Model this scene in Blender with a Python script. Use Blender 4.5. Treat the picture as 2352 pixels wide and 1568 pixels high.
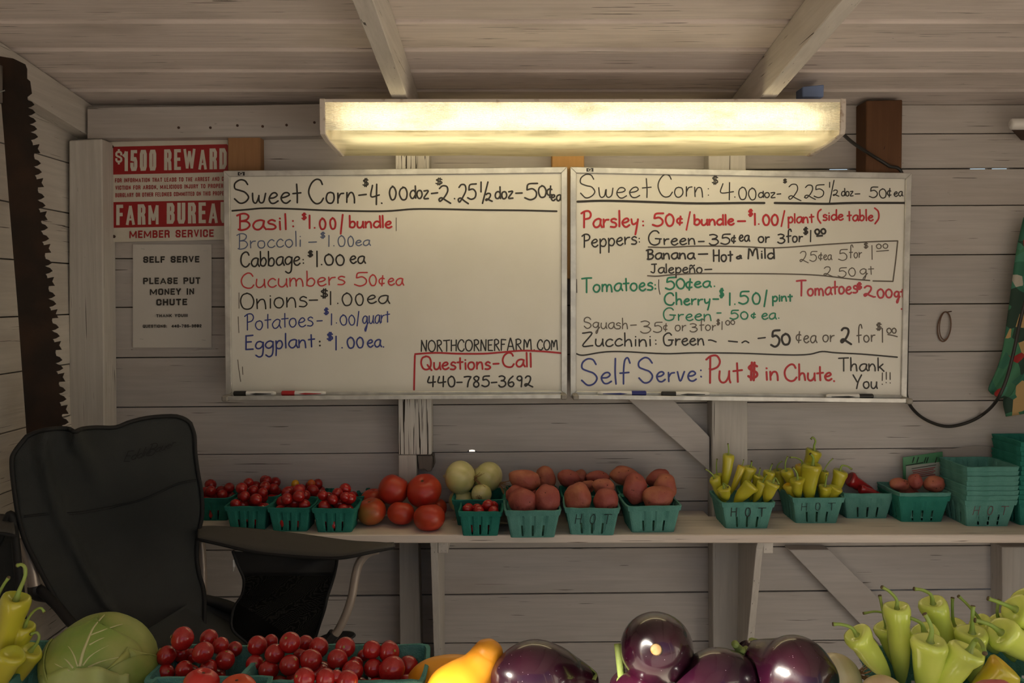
import bpy, bmesh, math, random
from mathutils import Vector, Matrix, noise
for o in list(bpy.data.objects): bpy.data.objects.remove(o)
random.seed(7)
C = bpy.context.scene.collection
S = bpy.context.scene
# ---------------------------------------------------------------- camera
F = 1990.0; CAMY = -2.38; CAMZ = 1.5; PITCH = math.radians(3.0)
cam = bpy.data.cameras.new('camera'); co = bpy.data.objects.new('camera', cam); C.objects.link(co)
co.location = (0, CAMY, CAMZ); co.rotation_euler = (math.radians(90) - PITCH, 0, 0)
cam.sensor_width = 36; cam.lens = F / 2352 * 36; cam.clip_start = 0.05; S.camera = co
# ---------------------------------------------------------------- world, sun, exposure
SUN_EL = math.radians(25); SUN_AZ = math.radians(50)      # azimuth: from behind the camera towards the left
w = bpy.data.worlds.new('sky'); S.world = w; w.use_nodes = True
nt = w.node_tree; bg = nt.nodes['Background']; sky = nt.nodes.new('ShaderNodeTexSky')
sky.sky_type = 'NISHITA'; sky.sun_disc = False; sky.sun_elevation = SUN_EL
sky.sun_rotation = math.pi + SUN_AZ
nt.links.new(sky.outputs[0], bg.inputs[0]); bg.inputs[1].default_value = 0.13
sl = bpy.data.lights.new('sun', 'SUN'); sl.energy = 17.5; sl.angle = math.radians(1.0); sl.color = (1, .93, .8)
so = bpy.data.objects.new('sun', sl); C.objects.link(so)
sv = Vector((-math.sin(SUN_AZ) * math.cos(SUN_EL), -math.cos(SUN_AZ) * math.cos(SUN_EL), math.sin(SUN_EL)))
so.rotation_euler = (-sv).to_track_quat('-Z', 'Y').to_euler(); so.location = sv * 20
S.view_settings.view_transform = 'Standard'; S.view_settings.look = 'None'
S.view_settings.gamma = 1; S.view_settings.use_curve_mapping = False; S.view_settings.exposure = 0.0
S.cycles.use_denoising = True; S.cycles.max_bounces = 10; S.cycles.diffuse_bounces = 5
S.cycles.transparent_max_bounces = 16; S.cycles.sample_clamp_indirect = 6; S.cycles.caustics_reflective = False; S.cycles.caustics_refractive = False
# ---------------------------------------------------------------- pixel -> point
cp, sp = math.cos(PITCH), math.sin(PITCH)
def ray(px, py):
    u = (px - 1176) / F; v = (784 - py) / F
    return Vector((u, cp + sp * v, -sp + cp * v))
def P(px, py, Y):
    r = ray(px, py); t = (Y - CAMY) / r.y
    return Vector((0, CAMY, CAMZ)) + r * t
def PZ(px, py, z):
    r = ray(px, py); t = (z - CAMZ) / r.z
    return Vector((0, CAMY, CAMZ)) + r * t
def PX(px, py, X):
    r = ray(px, py); t = X / r.x
    return Vector((0, CAMY, CAMZ)) + r * t
def lin(r, g, b):
    f = lambda c: (c / 255 / 12.92) if c <= 10 else ((c / 255 + .055) / 1.055) ** 2.4
    return (f(r), f(g), f(b), 1)
# ---------------------------------------------------------------- materials
MATS = {}
def nodes(m):
    m.use_nodes = True; t = m.node_tree; return t, t.nodes, t.links, t.nodes['Principled BSDF']
def setmat(name, col, rough=.5, metal=0, coat=0, bump=0, bscale=40, var=0, vscale=8, col2=None, vmin=.4, vmax=.6, stretch=(1, 1, 1), spec=.5, trans=0, sss=0):
    if name in MATS: return MATS[name]
    m = bpy.data.materials.new(name); t, n, l, b = nodes(m)
    b.inputs['Base Color'].default_value = col; b.inputs['Roughness'].default_value = rough
    b.inputs['Metallic'].default_value = metal; b.inputs['Coat Weight'].default_value = coat
    b.inputs['Specular IOR Level'].default_value = spec
    if sss: b.inputs['Subsurface Weight'].default_value = sss; b.inputs['Subsurface Radius'].default_value = (.01, .006, .003); b.inputs['Subsurface Scale'].default_value = 1
    tc = n.new('ShaderNodeTexCoord'); mp = n.new('ShaderNodeMapping'); mp.inputs['Scale'].default_value = stretch
    l.new(tc.outputs['Object'], mp.inputs['Vector'])
    if col2:
        no = n.new('ShaderNodeTexNoise'); no.inputs['Scale'].default_value = vscale; no.inputs['Detail'].default_value = 6
        l.new(mp.outputs[0], no.inputs['Vector'])
        cr = n.new('ShaderNodeValToRGB'); cr.color_ramp.elements[0].position = vmin; cr.color_ramp.elements[1].position = vmax
        cr.color_ramp.elements[0].color = col; cr.color_ramp.elements[1].color = col2
        l.new(no.outputs['Fac'], cr.inputs[0]); l.new(cr.outputs[0], b.inputs['Base Color'])
    if bump:
        nb = n.new('ShaderNodeTexNoise'); nb.inputs['Scale'].default_value = bscale; nb.inputs['Detail'].default_value = 5
        l.new(mp.outputs[0], nb.inputs['Vector'])
        bp = n.new('ShaderNodeBump'); bp.inputs['Strength'].default_value = bump; bp.inputs['Distance'].default_value = .004
        l.new(nb.outputs['Fac'], bp.inputs['Height']); l.new(bp.outputs[0], b.inputs['Normal'])
    MATS[name] = m; return m
def wood(name, col, axis, dirt, crack=.62, rough=.75, dirtamt=.5):
    """painted board: grain runs along `axis`, thin cracks, smudges, a tint of its own per board"""
    m = bpy.data.materials.new(name); t, n, l, b = nodes(m)
    b.inputs['Roughness'].default_value = rough; b.inputs['Specular IOR Level'].default_value = .3
    tc = n.new('ShaderNodeTexCoord'); oi = n.new('ShaderNodeObjectInfo')
    ad = n.new('ShaderNodeVectorMath'); ad.operation = 'ADD'
    mm = n.new('ShaderNodeVectorMath'); mm.operation = 'SCALE'; mm.inputs['Scale'].default_value = 30
    cmb = n.new('ShaderNodeCombineXYZ')
    for i in range(3): l.new(oi.outputs['Random'], cmb.inputs[i])
    l.new(cmb.outputs[0], mm.inputs[0]); l.new(tc.outputs['Object'], ad.inputs[0]); l.new(mm.outputs[0], ad.inputs[1])
    def mapped(s_along, s_across):
        mp = n.new('ShaderNodeMapping'); s = [s_across] * 3; s['xyz'.index(axis)] = s_along
        mp.inputs['Scale'].default_value = s; l.new(ad.outputs[0], mp.inputs['Vector']); return mp
    def nz(mp, sc, det=5, dist=0):
        q = n.new('ShaderNodeTexNoise'); q.inputs['Scale'].default_value = sc; q.inputs['Detail'].default_value = det
        q.inputs['Distortion'].default_value = dist; l.new(mp.outputs[0], q.inputs['Vector']); return q
    def ramp(src, a, c, ca=(0, 0, 0, 1), cb=(1, 1, 1, 1)):
        r = n.new('ShaderNodeValToRGB'); r.color_ramp.elements[0].position = a; r.color_ramp.elements[1].position = c
        r.color_ramp.elements[0].color = ca; r.color_ramp.elements[1].color = cb; l.new(src, r.inputs[0]); return r
    g = nz(mapped(1.2, 26), 4, 6, .4); smudge = nz(mapped(1.5, 4), 2.2, 4); ck = nz(mapped(1.5, 75), 3.1, 2, .3); pt = nz(mapped(6, 30), 5, 3)
    def mix(f, a, bb, mode='MIX'):
        x = n.new('ShaderNodeMix'); x.data_type = 'RGBA'; x.blend_type = mode
        if isinstance(f, float): x.inputs[0].default_value = f
        else: l.new(f, x.inputs[0])
        for i, v in ((6, a), (7, bb)):
            if isinstance(v, tuple): x.inputs[i].default_value = v
            else: l.new(v, x.inputs[i])
        return x.outputs[2]
    c0 = mix(ramp(g.outputs['Fac'], .3, .72).outputs[0], tuple(c * .86 for c in col[:3]) + (1,), col)
    sm = ramp(smudge.outputs['Fac'], .5, .8)
    mth = n.new('ShaderNodeMath'); mth.operation = 'MULTIPLY'; mth.inputs[1].default_value = dirtamt; l.new(sm.outputs[0], mth.inputs[0])
    c1 = mix(mth.outputs[0], c0, dirt)
    tint = n.new('ShaderNodeMapRange'); tint.inputs[3].default_value = .9; tint.inputs[4].default_value = 1.06; l.new(oi.outputs['Random'], tint.inputs[0])
    cc = n.new('ShaderNodeVectorMath'); cc.operation = 'SCALE'; l.new(c1, cc.inputs[0]); l.new(tint.outputs[0], cc.inputs['Scale'])
    ckr = ramp(ck.outputs['Fac'], crack + .085, crack + .1)
    c2 = mix(ckr.outputs[0], cc.outputs[0], tuple(c * .25 for c in dirt[:3]) + (1,))
    ptr = ramp(pt.outputs['Fac'], .76, .79)
    c3 = mix(ptr.outputs[0], c2, tuple(c * .4 for c in dirt[:3]) + (1,))
    l.new(c3, b.inputs['Base Color'])
    bp = n.new('ShaderNodeBump'); bp.inputs['Strength'].default_value = .35; bp.inputs['Distance'].default_value = .003
    l.new(g.outputs['Fac'], bp.inputs['Height']); l.new(bp.outputs[0], b.inputs['Normal'])
    return m
PAINT = (.53, .495, .475, 1); DIRT = (.36, .31, .27, 1)
WX = wood('painted_board_long', PAINT, 'x', DIRT); WZ = wood('painted_board_upright', (.58, .55, .51, 1), 'z', DIRT)
WY = wood('painted_board_deep', (.66, .62, .57, 1), 'y', DIRT)
WC = wood('painted_ceiling_board', (.78, .70, .66, 1), 'x', DIRT, crack=.60)
WPEEL = wood('peeling_paint', (.68, .65, .6, 1), 'z', (.10, .07, .05, 1), crack=.50)
WS = wood('painted_shelf', (.72, .64, .57, 1), 'x', (.45, .33, .25, 1), dirtamt=.35, rough=.6)
BROWN = wood('bare_brown_wood', (.36, .19, .09, 1), 'z', (.12, .05, .02, 1), crack=.7)
DBROWN = wood('dark_bare_wood', (.12, .055, .025, 1), 'z', (.05, .02, .01, 1), crack=.7)
ORANGE = wood('new_bare_wood', (.5, .28, .1, 1), 'z', (.3, .16, .06, 1), crack=.75)
GREYW = wood('rough_grey_wood', (.22, .19, .165, 1), 'z', (.08, .07, .06, 1), crack=.55)
# ---------------------------------------------------------------- mesh helpers
class MB:
    def __init__(s): s.v = []; s.f = []
    def add(s, vs, fs):
        k = len(s.v); s.v += [tuple(x) for x in vs]; s.f += [tuple(i + k for i in f) for f in fs]; return s
    def box(s, a, b):
        (x0, y0, z0), (x1, y1, z1) = a, b
        return s.add([(x0, y0, z0), (x1, y0, z0), (x1, y1, z0), (x0, y1, z0), (x0, y0, z1), (x1, y0, z1), (x1, y1, z1), (x0, y1, z1)],
                     [(0, 3, 2, 1), (4, 5, 6, 7), (0, 1, 5, 4), (1, 2, 6, 5), (2, 3, 7, 6), (3, 0, 4, 7)])
    def prism(s, pts, off):
        """closed outline pts (Vectors), extruded by vector off"""
        n = len(pts); off = Vector(off); vs = [Vector(p) for p in pts] + [Vector(p) + off for p in pts]
        nrm = Vector((0, 0, 0))
        for i in range(n): nrm += Vector(pts[i]).cross(Vector(pts[(i + 1) % n]))
        fl = nrm.dot(off) > 0
        fs = [tuple(range(n)) if not fl else tuple(reversed(range(n))), tuple(range(2 * n - 1, n - 1, -1)) if not fl else tuple(range(n, 2 * n))]
        for i in range(n):
            j = (i + 1) % n; q = (i, n + i, n + j, j) if not fl else (i, j, n + j, n + i); fs.append(q)
        return s.add(vs, fs)
    def tube(s, pts, r, seg=10, cap=True):
        pts = [Vector(p) for p in pts]; n = len(pts); rr = r if isinstance(r, (list, tuple)) else [r] * n
        vs = []; up = None
        for i, p in enumerate(pts):
            t = (pts[min(i + 1, n - 1)] - pts[max(i - 1, 0)]).normalized()
            if up is None:
                up = Vector((0, 0, 1)) if abs(t.z) < .9 else Vector((1, 0, 0))
            a = (up - t * up.dot(t)).normalized(); b = t.cross(a); up = a
            for k in range(seg):
                th = 2 * math.pi * k / seg; vs.append(p + (a * math.cos(th) + b * math.sin(th)) * rr[i])
        fs = [(i * seg + k, i * seg + (k + 1) % seg, (i + 1) * seg + (k + 1) % seg, (i + 1) * seg + k) for i in range(n - 1) for k in range(seg)]
        if cap: fs += [tuple(reversed(range(seg))), tuple(range((n - 1) * seg, n * seg))]
        return s.add(vs, fs)
    def obj(s, name, mat, parent=None, smooth=False, bevel=0, loc=None):
        me = bpy.data.meshes.new(name)
        vs = s.v if loc is None else [tuple(Vector(v) - Vector(loc)) for v in s.v]
        me.from_pydata(vs, [], s.f); me.update()
        if bevel:
            bm = bmesh.new(); bm.from_mesh(me); bmesh.ops.bevel(bm, geom=list(bm.edges), offset=bevel, segments=1, affect='EDGES'); bm.to_mesh(me); bm.free()
        if smooth: me.polygons.foreach_set('use_smooth', [True] * len(me.polygons))
        if mat: me.materials.append(mat)
        o = bpy.data.objects.new(name, me); C.objects.link(o)
        if loc is not None: o.location = loc
        if parent: o.parent = parent; o.matrix_parent_inverse = parent_inv(parent)
        return o
def wmat(o):
    m = Matrix.LocRotScale(o.location, o.rotation_euler, o.scale)
    return wmat(o.parent) @ o.matrix_parent_inverse @ m if o.parent else m
def parent_inv(p): return wmat(p).inverted()
def tag(o, label=None, cat=None, group=None, kind=None):
    if label: o['label'] = label
    if cat: o['category'] = cat
    if group: o['group'] = group
    if kind: o['kind'] = kind
    return o
def empty(name, loc, label=None, cat=None, group=None, kind=None):
    o = bpy.data.objects.new(name, None); C.objects.link(o); o.location = loc; o.empty_display_size = .05
    return tag(o, label, cat, group, kind)
def copy_tree(root, loc, rotz=None, label=None, group=None):
    r = root.copy(); C.objects.link(r); r.location = loc
    if rotz is not None: r.rotation_euler = (0, 0, rotz)
    if label: r['label'] = label
    if group: r['group'] = group
    for ch in list(root.children):
        c = ch.copy(); C.objects.link(c); c.parent = r
    return r
def cr(pts, n=6, closed=False):
    """Catmull-Rom through points"""
    pts = [Vector(p) for p in pts]; m = len(pts)
    if m < 3 and not closed: return pts
    out = []
    for i in range(m if closed else m - 1):
        p1, p2 = pts[i], pts[(i + 1) % m]
        p0 = pts[i - 1] if (i or closed) else p1 * 2 - p2
        p3 = pts[(i + 2) % m] if (closed or i + 2 < m) else p2 * 2 - p1
        for k in range(n):
            t = k / n
            out.append(.5 * ((2 * p1) + (p2 - p0) * t + (2 * p0 - 5 * p1 + 4 * p2 - p3) * t * t + (3 * p1 - p0 - 3 * p2 + p3) * t ** 3))
    if not closed: out.append(pts[-1])
    return out
def slab(name, pxs, Y, th, mat, parent=None, bevel=.0015):
    """outline in pixels lying in the plane Y, thickness th going away from the camera"""
    pts = [P(x, y, Y) for x, y in pxs]
    return MB().prism(pts, (0, th, 0)).obj(name, mat, parent, bevel=bevel)
# ---------------------------------------------------------------- the setting
XL = -1.18; XR = 1.62; YF = -3.12                                    # left wall plane, right end, roof's front edge
CZ0 = P(1176, 240, 0).z; SL = .1146                                  # ceiling height at the back wall, its rise towards the front
def cz(Y): return CZ0 - SL * Y
GR = setmat('pale_gravel', (.60, .52, .45, 1), .9, bump=.6, bscale=60, col2=(.46, .40, .35, 1), vscale=3)
g = MB().box((-40, -40, -.12), (40, 40, -.1)).obj('ground', GR); tag(g, kind='structure')
CONC = setmat('concrete', (.15, .145, .135, 1), .85, bump=.3, bscale=90, col2=(.11, .10, .09, 1), vscale=5)
tag(MB().box((XL - .05, -3.1, -.1), (XR, .04, 0)).obj('floor', CONC), kind='structure')
wb = empty('wall_back', (0, 0, 0), kind='structure')
seams = [(240, 240), (316, 306), (397, 386), (480, 471), (594, 584), (706, 697), (822, 806), (936, 919), (1046, 1027), (1158, 1147), (1265, 1252), (1374, 1352), (1483, 1467), (1596, 1582), (1712, 1700), (1830, 1820), (1950, 1942)]
px0 = 1176 + XL * F / 2.38 - 40; px1 = 1176 + XR * F / 2.38
def sy(k, px): a, b = seams[k]; return a + (b - a) * (px - 200) / 2152
LEAK = {2: 3.2, 11: 3.0}
for k in range(len(seams) - 1):
    gt = 1.1 if k not in LEAK else 1.6; gb = 1.1 if k + 1 not in LEAK else 1.6
    wob = random.uniform(-.0012, .0012)
    xs = [px0, px1]
    if k == 7:   # knot hole chipped out of the lower edge: daylight shows
        pts = [(px0, sy(7, px0) + gt), (px1, sy(7, px1) + gt), (px1, sy(8, px1) - gb), (1096, sy(8, 1096) - gb), (1090, sy(8, 1090) - 5), (1084, sy(8, 1084) - 6), (1077, sy(8, 1077) - 5), (1073, sy(8, 1073) - gb), (px0, sy(8, px0) - gb)]
        slab('plank', pts, wob, .019, WX, wb, 0)
    else:
        slab('plank', [(px0, sy(k, px0) + gt), (px1, sy(k, px1) + gt), (px1, sy(k + 1, px1) - gb), (px0, sy(k + 1, px0) - gb)], wob, .019, WX, wb, .0012)
SHEATH = setmat('weathered_backing', (.05, .04, .03, 1), .9)
mb = MB()
for k in range(1, len(seams) - 1):
    segs = [(px0, px1)]
    if k == 2: segs = [(px0, 1905), (1950, 2228), (2268, 2278), (2318, px1)]
    if k == 11: segs = [(px0, 2004), (2075, 2086), (2118, 2128), (2142, 2152), (2290, px1)]
    if k == 8: segs = [(px0, 1077), (1091, px1)]
    for a, b_ in segs:
        mb.prism([P(a, sy(k, a) - 9, .02), P(b_, sy(k, b_) - 9, .02), P(b_, sy(k, b_) + 9, .02), P(a, sy(k, a) + 9, .02)], (0, .012, 0))
mb.obj('backing_strip', SHEATH, wb)
def stud(name, pxs, Y, mat=WZ, bevel=.002): return slab(name, pxs, Y, -Y - .0015, mat, wb, bevel)
YS = -.06
stud('stud', [(907, 250), (985, 250), (991, 1044), (915, 1044)], YS, WPEEL)
stud('stud', [(915, 1045), (956, 1045), (962, 1300), (976, 1850), (922, 1850), (917, 1300)], YS)
stud('stud', [(1626, 250), (1713, 250), (1717, 1000), (1719, 1850), (1640, 1850), (1636, 1000)], YS)
stud('stud', [(2302, 1256), (2390, 1256), (2390, 1850), (2306, 1850)], YS)
tag(stud('wood_block', [(958, 1046), (995, 1046), (997, 1070), (990, 1082), (982, 1083), (974, 1077), (962, 1079)], -.05, GREYW), 'rough unpainted end of the cut stud')
tag(stud('wood_block', [(523, 311), (597, 309), (598, 400), (523, 400)], -.04, BROWN), 'bare reddish brown wood block')
tag(stud('wood_block', [(1268, 340), (1342, 340), (1342, 640), (1268, 640)], -.066, ORANGE), 'bare orange wood block')
tag(stud('wood_block', [(1990, 231), (2073, 229), (2071, 420), (1989, 420)], -.07, DBROWN), 'dark brown bare wood block')
slab('diagonal_brace', [(1380, 862), (1500, 870), (1630, 1003), (1630, 1082)], -.045, .043, WX, wb)
slab('diagonal_brace', [(1812, 1262), (1905, 1262), (2290, 1640), (2270, 1740)], -.045, .043, WX, wb)
slab('header_beam', [(200, 247), (760, 238), (760, 311), (200, 319)], -.055, .053, WX, wb)
mb = MB()
NAILS = [(410, 293), (483, 293), (545, 288), (603, 290), (658, 287), (722, 281)]
for x, y in NAILS:
    c = P(x, y, -.0565); mb.tube([c, c + Vector((0, .0015, 0))], .0035, 8)
RUST = setmat('rusty_nail', (.06, .03, .02, 1), .8)
tag(mb.obj('nail_head', RUST, wb), kind='stuff')
# left wall
wl = empty('wall_left', (XL, 0, 0), kind='structure')
zl = [PX(157, y, XL).z for y in (262, 374, 489, 605, 722, 836, 955, 1075, 1195, 1315, 1435, 1555, 1675, 1795, 1915)]
zl = [z for z in zl if z > .05] + [0.0]
YE = -2.20
for i in range(len(zl) - 1):
    top = zl[i] - .0015; bot = zl[i + 1] + .0015; j = random.uniform(-.001, .001)
    if i == 0:
        pts = [(XL + j, 0, bot), (XL + j, YE, bot), (XL + j, YE, cz(YE) + .004), (XL + j, 0, cz(0) + .004)]
    else: pts = [(XL + j, 0, bot), (XL + j, YE, bot), (XL + j, YE, top), (XL + j, 0, top)]
    MB().prism(pts, (-.019, 0, 0)).obj('plank', WY, wl, bevel=.001)
MB().prism([(XL - .0205, YE, 0), (XL - .0205, .03, 0), (XL - .0205, .03, cz(0) + .02), (XL - .0205, YE, cz(YE) + .02)], (-.012, 0, 0)).obj('backing_strip', SHEATH, wl)
MB().box((XL, YE - .04, 0), (XL + .09, YE + .05, cz(YE) - .12)).obj('stud', WZ, wl, bevel=.003)
slab('corner_post', [(158, 322), (234, 318), (240, 985), (240, 1900), (158, 1900)], -.076, .074, WZ, wl, .003)
# rake beam of the left wall, under the ceiling
X1 = XL + .045; pts = [(XL + .002, -.0, cz(0) - .004), (XL + .002, YE, cz(YE) - .004), (XL + .002, YE, cz(YE) - .092), (XL + .002, 0, cz(0) - .092)]
MB().prism(pts, (.043, 0, 0)).obj('rake_beam', WY, wl, bevel=.002)
# ceiling
ce = empty('ceiling', (0, -1, cz(-1)), kind='structure')
XRL = -2.25                                                           # unseen roof overhang past the left wall, added to cut off the sun
ds = [2.40, 2.262, 2.128, 1.998, 1.85]
while ds[-1] > YF + 2.38 + 0: ds.append(ds[-1] - .142)
for i in range(len(ds) - 1):
    ya, yb = ds[i] - 2.38, ds[i + 1] - 2.38
    g_ = .0014; lip = .021; j = random.uniform(0, .0015)
    z = lambda Y: cz(Y) + j
    prof = [(ya - g_, z(ya)), (yb + lip, z(yb + lip)), (yb + lip - .002, z(yb + lip) + .009), (yb + g_, z(yb) + .006), (yb + g_, z(yb) + .02), (ya - g_, z(ya) + .02)]
    MB().prism([(XRL, y, zz) for y, zz in prof], (XR + .13 - XRL, 0, 0)).obj('plank', WC, ce, bevel=.0008)
MB().prism([(XRL - .02, .06, cz(0) + .024), (XRL - .02, YF, cz(YF) + .024), (XRL - .02, YF, cz(YF) + .04), (XRL - .02, .06, cz(0) + .04)], (XR + .17 - XRL, 0, 0)).obj('roofing', SHEATH, ce)
for xa in (-2.2, -.2835, .5825, 1.45):
    ya = -.003
    MB().prism([(xa, ya, cz(ya) - .001), (xa, YF, cz(YF) - .001), (xa, YF, cz(YF) - .09), (xa, ya, cz(ya) - .09)], (.038, 0, 0)).obj('rafter', WY, ce, bevel=.0018)
wr = empty('added_wall_right', (XR, 0, 0), kind='structure')  # unseen wall, added to keep light from the open right side out
for k in range(16):
    z0 = k * .135; zt_ = z0 + .1335; e_ = -2.25
    pts = [(XR, .02, z0), (XR, e_, z0), (XR, e_, min(zt_, cz(e_) + .004)), (XR, .02, min(zt_, cz(0) + .004))] if z0 < cz(0) else [(XR, -.9, z0), (XR, e_, z0), (XR, e_, cz(e_) + .004), (XR, -.9, cz(-.9) + .004)]
    MB().prism(pts, (.019, 0, 0)).obj('plank', WY, wr, bevel=.001)
MB().box((XR + .0205, -2.25, 0), (XR + .03, .02, cz(0))).obj('backing_strip', SHEATH, wr)
MB().box((XR - .09, -2.25, 0), (XR - .001, -2.21, cz(-2.25) - .01)).obj('stud', WZ, wr, bevel=.003)
wfr = empty('added_shade_pier', (-.84, -2.6, 0), kind='structure')  # unseen boarded pier behind the camera, added to shade the right-hand peppers
for k in range(7): MB().box((-1.047 + k * .095, -2.61, 0), (-.955 + k * .095, -2.59, cz(-2.6) - .002)).obj('plank', WZ, wfr, bevel=.001)
MB().box((-1.02, -2.589, .9), (-.385, -2.55, .99)).obj('rail', WX, wfr, bevel=.002)
MB().box((XR - .1, -3.0, 0), (XR - .01, -2.91, cz(-2.9) - .1)).obj('support_post', WZ, ce, bevel=.003)
LENSF_EM = .08; LENSB_EM = .08; LENSB_TR = .4; TUBE_EM = 16.0
# ---------------------------------------------------------------- handwriting: a single-stroke hand
# y: 0 baseline, .5 x-height, 1 cap height, -.45 descender; first number is the advance width
G = {
'a': (.46, '44,46 30,51 12,42 4,22 12,4 26,3 38,18 43,44;43,46 42,20 50,2'),
'b': (.42, '5,100 6,60 6,4;6,26 16,44 30,46 39,28 32,6 18,1 6,8'),
'c': (.40, '37,42 26,50 12,42 4,22 12,4 28,2 40,12'),
'd': (.46, '42,38 28,49 12,42 4,22 12,4 28,3 40,20;41,98 42,50 44,2'),
'e': (.42, '6,24 24,28 36,38 28,49 14,44 4,24 12,5 26,1 41,12'),
'f': (.40, '40,82 32,99 20,92 17,60 17,-2;2,46 36,50'),
'g': (.46, '42,42 28,50 12,42 4,24 12,8 26,8 40,24 43,46;43,46 43,0 38,-34 22,-44 6,-34'),
'h': (.44, '5,100 6,50 6,2;6,24 18,44 32,44 37,24 38,0'),
'i': (.16, '8,46 9,2;7,68 9,66'),
'j': (.22, '14,46 14,-20 4,-40;13,68 15,66'),
'k': (.40, '5,100 6,2;34,48 8,22;14,28 38,0'),
'l': (.14, '6,100 7,50 8,1'),
'm': (.66, '4,48 5,2;5,26 14,44 26,44 31,24 31,2;31,26 40,44 52,44 58,24 60,0'),
'n': (.44, '4,48 5,2;5,24 17,44 31,44 37,24 39,0'),
'o': (.44, '22,49 8,42 3,22 12,3 28,2 39,20 35,42 22,49'),
'p': (.44, '6,48 7,0 7,-42;7,26 18,46 32,46 40,26 32,5 18,2 7,10'),
'q': (.48, '40,42 27,50 11,42 4,24 12,8 26,8 38,24 41,46;41,46 40,0 33,-34 26,-42 24,-30 42,0 50,10'),
'r': (.34, '5,48 6,2;6,24 16,42 32,46'),
's': (.36, '33,44 20,50 8,42 10,32 26,26 34,14 24,2 4,3'),
't': (.36, '18,84 19,40 20,2;2,46 36,50'),
'u': (.44, '5,48 4,18 12,2 26,4 37,24 39,48;39,48 39,16 43,1'),
'v': (.38, '3,48 17,2 34,48'),
'w': (.60, '4,48 6,14 14,2 24,10 30,36;30,38 32,12 40,2 51,12 56,46'),
'x': (.38, '4,48 34,2;34,48 4,2'),
'y': (.42, '4,48 8,22 18,16 34,28;38,48 32,0 24,-42'),
'z': (.40, '4,46 36,47 5,3 38,2'),
'A': (.64, '4,0 28,98 34,98 60,0;14,36 52,36'),
'B': (.62, '2,88 20,98 40,99 52,84 44,62 18,52;18,52 46,50 58,30 46,6 22,-2 8,2;16,94 16,4'),
'C': (.66, '60,78 50,96 32,99 12,80 3,48 12,16 32,0 52,4 64,22'),
'E': (.52, '48,97 6,94;8,95 7,4;7,52 38,54;7,3 50,4'),
'F': (.50, '10,96 9,0;8,96 48,94;9,54 38,55'),
'G': (.72, '56,82 44,98 24,96 6,72 3,38 14,6 36,-2 56,12 60,40;36,44 68,42'),
'H': (.62, '8,98 8,0;54,98 54,0;8,50 54,52'),
'J': (.56, '8,96 52,97;34,96 34,24 24,2 4,14'),
'K': (.58, '8,98 8,0;50,96 8,42;20,54 54,0'),
'M': (.84, '8,0 12,94;12,94 20,88 32,60 36,30;36,30 48,80 60,96 66,80;66,96 74,0'),
'N': (.66, '6,0 10,98;10,98 52,2;52,2 58,99'),
'O': (.74, '38,99 14,86 3,50 14,12 38,0 60,14 70,50 58,86 34,99'),
'P': (.60, '2,84 22,98 44,98 56,80 48,58 24,50 17,52;18,94 19,0'),
'Q': (.76, '36,98 12,84 3,48 16,10 38,0 60,14 68,54 56,88 32,98;44,34 58,14 72,-6'),
'R': (.60, '10,0 10,96;6,92 28,99 48,86 44,62 12,50;22,50 56,0'),
'S': (.62, '54,78 44,95 26,99 8,84 8,62 26,52 46,44 57,24 46,4 26,-1 6,18'),
'T': (.66, '2,94 34,97 64,98;33,96 34,50 34,0'),
'U': (.6, '6,98 6,30 20,2 40,4 52,30 54,98'),
'Y': (.62, '4,98 30,46;58,98 38,50 26,0'),
'Z': (.64, '4,96 56,97 6,4 60,3'),
'0': (.52, '28,96 10,80 4,46 14,8 28,0 42,12 48,52 38,86 22,97'),
'1': (.14, '7,98 7,0'),
'2': (.60, '8,80 20,96 38,92 42,66 30,32 12,6 6,18 18,26 36,10 56,-4'),
'3': (.54, '6,92 26,99 44,84 36,62 18,54 40,50 50,26 36,2 16,0 4,14'),
'4': (.60, '14,94 6,40 56,46;40,99 38,0'),
'5': (.58, '54,98 18,94 12,60;12,60 34,66 50,44 46,14 26,0 4,12'),
'6': (.50, '38,98 14,66 5,30 14,4 32,2 42,22 32,42 10,32'),
'7': (.52, '4,90 26,96 48,94;48,94 32,50 26,0'),
'8': (.50, '42,86 26,98 10,84 18,62 38,38 40,14 24,0 8,14 12,40 36,64 42,86'),
'9': (.46, '38,74 24,58 8,72 12,94 30,98 38,82;38,84 36,40 34,0'),
'$': (.56, '48,80 28,90 10,74 22,56 44,44 46,22 26,10 6,22;24,104 20,-4;36,104 32,-4'),
'¢': (.44, '38,66 24,74 8,60 6,34 18,18 38,24;28,98 22,-2'),
'/': (.26, '24,104 4,-8'),
'-': (.40, '2,40 38,42'),
'.': (.14, '5,5 8,3'),
':': (.16, '7,44 9,42;8,8 10,6'),
'(': (.24, '22,104 6,80 4,30 20,-10'),
')': (.24, '4,104 20,80 22,30 6,-10'),
'!': (.14, '7,98 7,34;6,6 8,4'),
'&': (.52, '50,6 30,40 8,24 14,2 36,10 46,50;30,40 38,60'),
'~': (.40, '2,30 12,46 24,34 38,48'),
' ': (.34, ''),
}
LOW = set('abcdefghijklmnopqrstuvwxyz')
INK = {'K': setmat('black_marker_ink', (.022, .018, .014, 1), .5), 'R': setmat('red_marker_ink', (.46, .018, .025, 1), .5),
       'B': setmat('blue_marker_ink', (.035, .05, .24, 1), .5), 'b': setmat('faded_blue_ink', (.11, .14, .24, 1), .5),
       'G': setmat('green_marker_ink', (.015, .22, .12, 1), .5), 'g': setmat('faded_black_ink', (.11, .09, .07, 1), .5),
       'p': setmat('pinkish_red_ink', (.5, .05, .07, 1), .5), 'r': setmat('faded_red_ink', (.55, .045, .05, 1), .5)}
LIFT = [0.0]
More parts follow.
